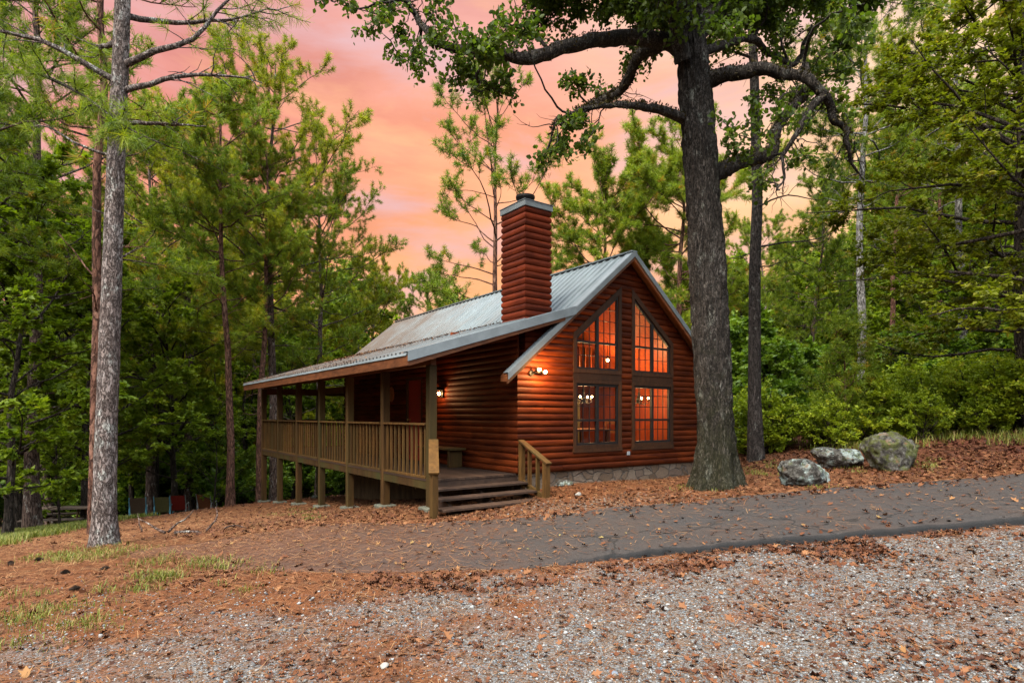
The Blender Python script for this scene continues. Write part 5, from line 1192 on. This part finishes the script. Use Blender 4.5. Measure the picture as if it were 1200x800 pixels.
# ------------------------------------------------------------------ the trees around the clearing: kind, photo column of the trunk, distance, scale, label
GP = 'trees round the clearing'
TREES = [
 (PT, 111, 11.0, 1.0, 0.3, 'pine_tree', 'slim reddish pine rising close behind the lichened foreground pine'),
 (PA, 38, 17.5, .95, 1.2, 'pine_tree', 'dark pine standing beside the picnic table'),
 (PB, 270, 22.5, .80, 2.0, 'pine_tree', 'straight bare-trunked pine right of the sling chairs, left of the porch'),
 (PAY, 322, 25, .98, 2.6, 'pine_tree', 'tall forked-looking pine with full bright crown rising behind the far end of the porch'),
 (PB, 305, 23.5, .72, 4.2, 'pine_tree', 'thin red-barked pine directly behind the outermost porch post'),
 (PA, 373, 27, .80, 5.0, 'pine_tree', 'grey pine trunk rising over the middle of the porch roof'),
 (PCY, 420, 31, .78, 1.0, 'pine_tree', 'leafy pine behind the rear corner of the cabin roof'),
 (PD, 575, 27, 1.25, 1.4, 'pine_tree', 'tall open sparse pine against the sunset behind the chimney'),
 (PC, 528, 38, .72, 2.2, 'pine_tree', 'low dark pine over the ridge just left of the chimney'),
 (PR, 702, 31, 1.26, 2.8, 'pine_tree', 'bushy pine crown above the ridge between chimney and gable peak'),
 (PE, 886, 13.8, .98, 3.4, 'pine_tree', 'straight dark pine trunk just behind and right of the great oak'),
 (PR, 792, 29, 1.3, 3.6, 'pine_tree', 'dense pine crown partly hidden by the oak trunk'),
 (PG, 1011, 22.5, .92, 5.3, 'pine_tree', 'pale grey pine trunk in the right-hand wood above the middle boulder'),
 (PG, 1128, 24, 1.0, .9, 'pine_tree', 'light grey pine trunk between the rightmost boulder and the frame edge'),
 (PB, 1045, 33, .85, 4.8, 'pine_tree', 'thin dark pine trunk deep in the right-hand wood above the largest boulder'),
 (PB, 1103, 36, .9, 2.1, 'pine_tree', 'slender far pine trunk behind the right-hand shrubs'),
 (PC, 945, 29, .72, .2, 'pine_tree', 'dark green pine left of the pale grey trunk in the right-hand wood'),
 (PC, 900, 36, .75, 2.3, 'pine_tree', 'deep green pine showing between the oak and the straight dark pine'),
 (PY, 993, 15.0, .74, 0, 'young_pine', 'bright young pine sapling behind the boulders'),
 (BC, 1203, 14.2, .95, 3.0, 'beech_tree', 'yellowish broadleaf at the right edge spreading layered boughs over the bank'),
 (BC, 1245, 11.5, .85, 4.9, 'beech_tree', 'near broadleaf just past the right frame edge, leaning boughs in at the top right'),
 (BC, 1290, 19, 1.0, 1.0, 'beech_tree', 'olive broadleaf standing past the right frame edge, only boughs showing'),
 (BA, 1170, 24, .8, 2.0, 'broadleaf_tree', 'green broadleaf in the wood behind the tree at the right edge'),
 (BA, 1085, 31, .6, 4.0, 'broadleaf_tree', 'low green broadleaf beneath the pines above the largest boulder'),
 (BA, 100, 21, .92, .5, 'broadleaf_tree', 'dense broadleaf behind the foreground pine, over the sling chairs'),
 (BA, 205, 26, .92, 1.5, 'broadleaf_tree', 'full green broadleaf filling the wood above the chairs'),
 (BB, 8, 14.5, .95, 2.5, 'broadleaf_tree', 'low leafy broadleaf at the left edge before the picnic table pine'),
 (BA, -40, 17, 1.05, 3.3, 'broadleaf_tree', 'tall green broadleaf at the far left edge'),
 (BB, 160, 31, 1.0, 4.5, 'broadleaf_tree', 'shadowed broadleaf in the depth of the left-hand wood'),
 (BA, 60, 29, 1.08, 5.2, 'broadleaf_tree', 'large broadleaf deep behind the picnic table'),
 (BA, 345, 33, .80, 2.9, 'broadleaf_tree', 'broadleaf seen between the far porch posts'),
 (BB, 425, 34, 1.2, 3.9, 'broadleaf_tree', 'rounded broadleaf behind the porch nearest the cabin rear'),
 (BS, 250, 24, 1.0, 1.1, 'sapling', 'yellow green sapling left of the bare straight pine'),
 (BS, 185, 29, 1.25, 2.2, 'sapling', 'slender understory sapling behind the middle chairs'),
 (BS, 70, 19, .9, 3.1, 'sapling', 'small leafy sapling just behind the picnic table'),
 (PCY, 215, 33, .92, .4, 'pine_tree', 'yellow-lit pine between the foreground pine and the bare straight pine'),
 (PAY, 160, 36, .98, 3.7, 'pine_tree', 'tall pine crown right of the foreground pine against the pink sky'),
 (PC, 500, 41, .90, 5.5, 'pine_tree', 'distant pine top over the middle of the cabin roof'),
 (BA, 130, 34, 1.25, 2.1, 'broadleaf_tree', 'high broadleaf crown right of the foreground pine at mid height'),
 (BA, -20, 27, 1.3, .9, 'broadleaf_tree', 'high broadleaf crown at the left edge above the picnic table'),
 (BA, 240, 38, 1.3, 4.0, 'broadleaf_tree', 'far broadleaf behind the bare straight pine'),
 (PCY, 300, 37, 1.05, 3.0, 'pine_tree', 'full low-branched pine behind the thin red-barked pine'),
 (PC, 60, 24, 1.0, 4.4, 'pine_tree', 'low-branched pine between foreground pine and left edge'),
 (PAY, 222, 30, 1.05, 1.9, 'pine_tree', 'full bright pine rising behind the red and rust chairs'),
 (PC, 176, 27, 1.25, 2.7, 'pine_tree', 'low-crowned pine right behind the middle chairs'),
 (BA, 22, 21, 1.1, 4.1, 'broadleaf_tree', 'mid green broadleaf behind the picnic table pine'),
 (PA, -95, 12, .8, 2.4, 'pine_tree', 'pine past the left frame edge reaching in with needle boughs'),
]
for kd, px, Y, sc, rz, nm, lb in TREES:
    LAST = tree(kd, nm, lb, nm.replace('_', ' ') if nm in ('sapling', 'young_pine') else 'tree', xw(px, Y), Y, sc, rz, GP)
# the needle bough that hangs across the foreground pine from the tree past the left edge
def hanging_bough(t, pts):
    r = np.random.default_rng(61); A = Acc(); tp, td = [], []; P = dense(pts, 40); V, Fc = tube(P, np.linspace(.06, .008, 40), 7); A.add(V, Fc)
    for i in range(46):
        u = r.uniform(.28, 1); q = along(P, u*.999); dl = unit(along(P, min(1, u+.05)*.999) - along(P, u-.05)); sd = unit(dl*.7 + r.normal(0, .55, 3)); Q = polyline(q, sd, r.uniform(.25, .8)*(1.25-u*.6), 4, r, .18, .1); V, Fc = tube(Q, np.linspace(.011, .004, 5), 4); A.add(V, Fc)
        for j in range(5): tp.append(along(Q, 1-.16*j-.001)); td.append(unit(sd + r.normal(0, .35, 3)))
    Vn, Fn, rn = needles(np.array(tp), np.array(td), 26, .18, .005, r); Vb, Fb, rb = A.get()
    c, s = math.cos(-t.rotation_euler.z), math.sin(-t.rotation_euler.z); Rz = np.array([[c,-s,0],[s,c,0],[0,0,1]]); o = np.array(t.location); k = t.scale[0]
    f = lambda X: ((X-o)@Rz.T)/k
    b = obj('bough', np_mesh('bough', [(f(Vb), Fb, BARK_DARK, rb)], smooth=True), t); obj('needles', np_mesh('needles', [(f(Vn), Fn, GREEN_PINE, rn)]), b)
hanging_bough(LAST, [(xw(-95,12),12,9.6),(-9.6,10.3,8.6),(-7.74,9.0,7.0),(-5.85,8.0,5.85),(-4.75,7.3,5.05),(-4.2,7.1,4.75)])
# shrubs at the foot of the right-hand wood
SHR = [
 (SH, 903, 16.5, 1.0, 0, 'tall glossy dark shrub right behind the straight dark pine'), (SH, 858, 17.6, .95, 1, 'light green shrub glimpsed right of the oak trunk'),
 (SH, 935, 21, .95, 2, 'leafy shrub over the leftmost boulder'), (SH, 1050, 22.5, 1.0, 3, 'broad rounded shrub above the largest boulder'),
 (SH, 1010, 25, 1.0, 4, 'shrub behind the young pine sapling'), (SH, 1105, 23, .95, 5, 'large-leaved shrub midway along the bank'),
 (SH, 1150, 24, 1.0, .5, 'pale shrub behind the right end of the bank'), (SH, 880, 21, 1.4, 1.5, 'deep green shrub between the oak and the straight pine, farther back'),
 (SH, 965, 26, 1.0, 2.5, 'tall shrub in the depth left of the young pine'), (SH, 1190, 21, .9, 3.5, 'shrub beside the tree at the right edge'), (SH, 1085, 29, 1.1, 4.5, 'tall far shrub on the rising right-hand slope'), (SH, 1180, 30, 1.2, 1.2, 'tall far shrub at the right edge of the slope'),
]
for kd, px, Y, sc, rz, lb in SHR: tree(kd, 'shrub', lb, 'shrub', xw(px, Y), Y, sc, rz, 'shrubs along the bank')

def merged(name, label, items, mats, cat):
    """items: (kind parts, x, y, scale, rot, keep fraction)"""
    AV, AF, AR, LV, LFc, LR = [], [], [], [], [], []; na = nl = 0
    r = np.random.default_rng(77)
    for k, x, y, sc, rz, keep in items:
        c, s = math.cos(rz), math.sin(rz); Rz = np.array([[c,-s,0],[s,c,0],[0,0,1]]); o = np.array([x, y, gz1(x, y)-.1])
        (Vb, Fb, rb), (Vl, Fl, rl) = k.raw
        if keep[0] > 0: AV.append(Vb@Rz.T*sc+o); AF.append(Fb+na); AR.append(rb); na += len(Vb)
        st = Fl.shape[1]; n = len(Fl); sel = np.nonzero(r.random(n) < keep[1])[0]; q = Vl.reshape(n, st, 3)[sel]; cen = q.mean(1, keepdims=True); q = cen + (q-cen)*keep[2]
        LV.append(q.reshape(-1, 3)@Rz.T*sc+o); LFc.append(np.arange(len(sel)*st).reshape(-1, st)+nl); LR.append(np.clip(rl.reshape(n, st)[sel].ravel() + r.normal(0, .08), 0, 1)); nl += len(sel)*st
    g = [(np.concatenate(LV), np.concatenate(LFc), mats[1], np.concatenate(LR))]
    if AV: g.append((np.concatenate(AV), np.concatenate(AF), mats[0], np.concatenate(AR)))
    o = obj(name, np_mesh(name, g)); tag(o, label, cat, kind='stuff'); return o
r = np.random.default_rng(31)
# low undergrowth along the right-hand bank and the wood floor
it = []
for _ in range(120):
    px = r.uniform(870, 1290); Y = np.interp(px, [870, 960, 1080, 1200, 1300], [15.5, 14.4, 14.0, 13.8, 14]) + r.gamma(1.3, 2.2); it.append((SU, xw(px, Y), Y, r.uniform(.4, .95), r.uniform(0, 6), (1, 1, 1)))
for _ in range(60):
    px = r.uniform(850, 1300); Y = r.uniform(20, 38); it.append((SU, xw(px, Y), Y, r.uniform(.6, 1.2), r.uniform(0, 6), (0, .5, 1.4)))
merged('undergrowth', 'tangled bright green undergrowth lining the bank beneath the right-hand wood', it, (BARK_DARK, GREEN_UNDER), 'undergrowth')
it = []
for _ in range(60):
    px = r.uniform(-60, 470); Y = r.uniform(27, 42); it.append((SU, xw(px, Y), Y, r.uniform(.8, 2.0), r.uniform(0, 6), (1, .5, 1.4)))
merged('forest_floor_growth', 'dark low growth on the floor of the left-hand wood', it, (BARK_DARK, GREEN_SHRUB), 'undergrowth')
# the wood behind, one mass
FP = [type('K', (), {'raw': make_pine(41+i, h, .2, b, 3.6, K=9, nw=.085, nl=.42, nbr=44, dens=.9, dead=2)}) for i, (h, b) in enumerate(((17, .35), (15, .22), (20, .45)))]
FB = [type('K', (), {'raw': make_broad(51+i, h, .15, .08, 3.9, .34, 8000, .6, 24)}) for i, h in enumerate((11, 13))]
itp, itb = [], []
for i in range(150):
    px = r.uniform(-150, 1350); Y = r.uniform(38, 75)
    if 440 < px < 800 and Y < 52: Y += 18
    lim = .72 if 430 < px < 860 else 1.0
    itp.append((FP[r.integers(3)], xw(px, Y), Y, r.uniform(.75, 1.05)*lim*(.72 if 820 < px < 1000 else 1), r.uniform(0, 6), (1, 1, 1)))
for i in range(120):
    px = r.uniform(-150, 1350); Y = r.uniform(34, 62)
    if 440 < px < 800 and Y < 46: Y += 12
    itb.append((FB[r.integers(2)], xw(px, Y), Y, r.uniform(.6, 1.0), r.uniform(0, 6), (1, 1, 1)))
merged('far_pine_wood', 'mass of distant pines closing the clearing behind the cabin', itp, (BARK_PINE, GREEN_PINE), 'wood')
merged('far_broadleaf_wood', 'mass of distant broadleaf trees under the far pines', itb, (BARK_DARK, GREEN_LEAF), 'wood')
# bare stems deep in the left wood
V = Acc()
for i in range(60):
    px = r.uniform(-40, 330); Y = r.uniform(27, 46); x = xw(px, Y); z0 = gz1(x, Y); P = trunk_pts(r.uniform(6, 10), r) + np.array([x, Y, z0-.1]); v, f = tube(P, np.linspace(r.uniform(.07, .16), .03, len(P)), 7); V.add(v, f)
v, f, rr = V.get(); tag(obj('far_stems', np_mesh('far_stems', [(v, f, BARK_DARK, rr)], smooth=True)), 'crowd of dark bare stems deep in the left-hand wood', 'stems', kind='stuff')

# ------------------------------------------------------------------ small things
def rock(name, label, x, y, sx, sy, sz, rz, seed, mat, sink=.25, cat='boulder', group=None, sub=5):
    import bmesh
    bm = bmesh.new(); bmesh.ops.create_icosphere(bm, subdivisions=sub, radius=1.0); r_ = np.random.default_rng(seed)
    V = np.array([v.co[:] for v in bm.verts]); 
    for _ in range(13):                                  # chop flat faces
        nrm = unit(r_.normal(0, 1, 3)); dd = r_.uniform(.58, .86); k = V@nrm - dd; V = V - np.where(k > 0, k*.9, 0)[:, None]*nrm
    h = fbm(V*1.7+seed, 4)-.45; V = V*(1+.38*h[:, None]); V = V*(1 + (np.abs(fbm(V*3.2+seed, 4)-.47)[:, None])*-.62)
    V = V*np.array([sx, sy, sz])
    for v, c in zip(bm.verts, V): v.co = c
    me = bpy.data.meshes.new(name); bm.to_mesh(me); bm.free(); me.materials.append(mat); me.shade_smooth()
    o = obj(name, me); o.location = (x, y, gz1(x, y)+sz*(1-2*sink)*.75); o.rotation_euler = (r_.uniform(-.08, .08), r_.uniform(-.08, .08), rz); tag(o, label, cat, group); return o
def rockmat(name, lic, l0, m0):
    m, nt, b = newmat(name); setp(b, .92, .15); co = coords(nt); n1 = noise(nt, co, 3.4, 7, .7); n2_ = noise(nt, co, 11, 7, .75); n3 = noise(nt, co, 4.5, 6, .7)
    c = ramp(nt, n2_, [(.36, (.008,.007,.006)), (.5, (.045,.041,.036)), (.66, (.125,.12,.11))])
    c = mixc(nt, ramp(nt, n1, [(l0, (0,0,0)), (l0+.09, (.85,.85,.85))]), c, lic)
    c = mixc(nt, ramp(nt, n3, [(m0, (0,0,0)), (m0+.1, (.85,.85,.85))]), c, (.055,.062,.014))
    c = mixc(nt, ramp(nt, noise(nt, co, 6.7, 5), [(.60, (0,0,0)), (.68, (.7,.7,.7))]), c, (.12,.06,.035))
    nt.links.new(c, b.inputs['Base Color']); bump(nt, b, n2_, 1.0, .06); return m
RK = rockmat('lichened_rock', (.26,.32,.31), .49, .54); RM = rockmat('mossy_rock', (.20,.21,.17), .54, .46)
x, y, z = at(944, 570); rock('boulder', 'leftmost boulder, low and slanting with pale blue lichen', x+.11, y+.25, .48, .36, .34, .3, 3, RK, .22, group='boulders beside the drive')
x, y, z = at(987, 548); rock('boulder', 'rear boulder half hidden behind the leftmost one', x, y+.2, .50, .40, .33, -.2, 8, RK, .25, group='boulders beside the drive')
x, y, z = at(1058, 551); rock('boulder', 'largest boulder, upright and mossy on the right', x, y+.3, .56, .44, .46, .1, 12, RM, .2, group='boulders beside the drive')
x, y, z = at(660, 570); rock('stone', 'flat mossy stone lying beside the stair rail foot', x, y+.1, .22, .12, .10, .2, 21, RK, .3, 'stone', sub=3)
PALE = plain('pale_stone', (.34,.32,.29), .85, .2, 0, .2, 12)
x, y, z = at(678, 581); rock('stone', 'small white stone on the leaves below the gable', x, y, .075, .05, .05, .5, 23, PALE, .25, 'stone', sub=3)
for px, py, s, lb in ((720,790,.03,'bluish stone near the bottom centre of the gravel'),(450,781,.036,'pale fist-sized stone in the gravel left of centre')):
    x, y, z = at(px, py); rock('stone', lb, x, y, s, s*.8, s*.6, 1.0, px, PALE if px != 720 else plain('blue_stone', (.17,.20,.25), .8), .3, 'stone', sub=3)

CONE = plain('pine_cone_scale', (.045,.03,.022), .9, .1, 0, .4, 60)
for px, py, lb in ((118,669,'pine cone lying nearest the grass tuft on the straw'),(72,673,'pine cone among pebbles at the left, near grass'),(12,663,'leftmost pine cone on the straw'),(50,657,'pine cone above the pebbles at the left'),(82,693,'pine cone half under weeds at the left')):
    x, y, z = at(px, py); g = MB(); n = 9
    for i in range(n):
        f = i/(n-1); rr = .032*math.sin(math.pi*(.15+.8*f))+.004
        for j in range(8):
            a = 2*math.pi*(j+.5*(i%2))/8; c, s = math.cos(a), math.sin(a)
            g.add([(f*.09-.012, rr*.4*c, rr*.4*s), (f*.09+.008, rr*.5*c-rr*.4*s, rr*.5*s+rr*.4*c), (f*.09+.006, rr*1.15*c, rr*1.15*s), (f*.09+.008, rr*.5*c+rr*.4*s, rr*.5*s-rr*.4*c)], [(0,1,2,3)])
    g.lathe([(.002,-.012),(.016,.02),(.014,.06),(.002,.088)], 8) if False else g.tube([(-.01,0,0),(.03,0,0),(.08,0,0)], [.012,.018,.004], 8)
    o = g.build('pine_cone', CONE); o.location = (x, y, z+.024); o.rotation_euler = (0, 0, px*.7); o.scale = (.85,)*3; tag(o, lb, 'pine cone', 'pine cones on the straw')

# picnic table
px0, Y0 = 72, 20.5; x0 = xw(px0, Y0); z0 = gz1(x0, Y0)
TBL = wood('weathered_plank', (.12,.085,.065), (.32,.24,.19), 10, .75, .2, (.2,1,1), .3)
pt = empty('picnic_table', (x0, Y0, z0), R(12)); tag(pt, 'weathered wooden picnic table with attached benches beyond the foreground pine', 'table')
g = MB()
for i in range(5): g.box(-.92, .92, -.36+i*.145, -.36+i*.145+.138, .72, .76)
g.build('tabletop', TBL, pt)
for sy in (-1, 1):
    g = MB(); g.box(-.92, .92, sy*.66-.14, sy*.66-.003, .42, .46); g.box(-.92, .92, sy*.66+.003, sy*.66+.14, .42, .46); g.build('bench_seat', TBL, pt)
for sx in (-.62, .62):
    for sy in (-1, 1): g = MB(); g.bar((sx, sy*.2, .72), (sx, sy*.55, -.03), .09, .04, up=(1,0,0)); g.build('leg', M['post'], pt)
    g = MB(); g.box(sx-.065, sx-.025, -.78, .78, .33, .415); g.build('crossbar', M['post'], pt)

# sling chairs round the fire place, seen from behind
def sling(px, Y, sling_col, frame_col, rz, lb):
    x = xw(px, Y); t = empty('sling_chair', (x, Y, gz1(x, Y)), rz); tag(t, lb, 'chair', 'sling chairs by the wood')
    fm = plain('frame_' + lb.split()[0], frame_col, .45, .4); sm = plain('sling_' + lb.split()[0], sling_col, .85, .15, 0, .15, 20)
    g = MB(); g.prism([(-.25,.24,.44),(.25,.24,.44),(.25,-.24,.38),(-.25,-.24,.38)], (0,0,.012)); g.build('seat', sm, t)
    g = MB(); g.prism([(-.25,-.24,.40),(.25,-.24,.40),(.25,-.47,1.02),(-.25,-.47,1.02)], (0,-.012,.004)); g.build('backrest', sm, t)
    for sx in (-.28, .28):
        g = MB(); g.tube([(sx,.30,0),(sx,.26,.44),(sx,.24,.62)], [.02]*3, 8); g.build('leg', fm, t)
        g = MB(); g.tube([(sx,-.50,0),(sx,-.34,.40),(sx,-.30,.62)], [.024]*3, 8); g.build('leg', fm, t)
        g = MB(); g.tube([(sx,-.22,.38),(sx,-.47,1.04)], [.016]*2, 8); g.build('frame', fm, t)
        g = MB(); g.tube([(sx,-.36,.62),(sx,.26,.64)], [.02]*2, 8); g.build('armrest', fm, t)
BLUE = (.12,.42,.55)
sling(162, 24.0, (.16,.10,.06), BLUE, .50, 'brown sling chair with light blue legs, nearest the foreground pine')
sling(192, 24.6, (.17,.14,.05), BLUE, .35, 'olive sling chair with light blue legs, second from the foreground pine')
sling(211, 25.2, (.28,.025,.015), (.30,.30,.28), (.32), 'red sling chair with grey frame between olive and rust chairs')
sling(243, 25.6, (.20,.065,.025), (.40,.40,.38), (.10), 'rust sling chair with pale legs, farthest from the foreground pine')
for px, Y, s, lb in ((166,22.2,.22,'tan fire ring rock before the brown chair'),(172,22.0,.17,'smaller tan fire ring rock right of the first'),(177,25.6,.3,'orange brown rock between the brown and olive chairs')):
    x = xw(px, Y); rock('stone', lb, x, Y, s, s*.8, s*.8, px, int(px), plain('tan_rock', (.30,.18,.10), .9), .25, 'rock', sub=3)
# fallen branch
br = MB(); rb = np.random.default_rng(3)
xb, yb, _ = at(205, 626)
for (a, L, az, el, r0) in (((0,0,.03),1.1,.15,.05,.03),((-.1,0,.04),.55,1.4,.55,.02),((.45,.05,.05),.5,.9,.5,.018),((-.15,0,.03),.7,3.0,.08,.022),((.7,.1,.08),.4,.4,.4,.014),((-.5,0,.05),.4,2.2,.4,.012)):
    d = (math.cos(az)*math.cos(el), math.sin(az)*math.cos(el), math.sin(el)); br.tube(polyline(a, d, L, 5, rb, .2), np.linspace(r0, r0*.3, 6), 7)
o = br.build('fallen_branch', BARK_PINE, smooth=True); o.location = (xb, yb, gz1(xb, yb)); tag(o, 'broken grey branch with upturned forks lying on the straw', 'branch')
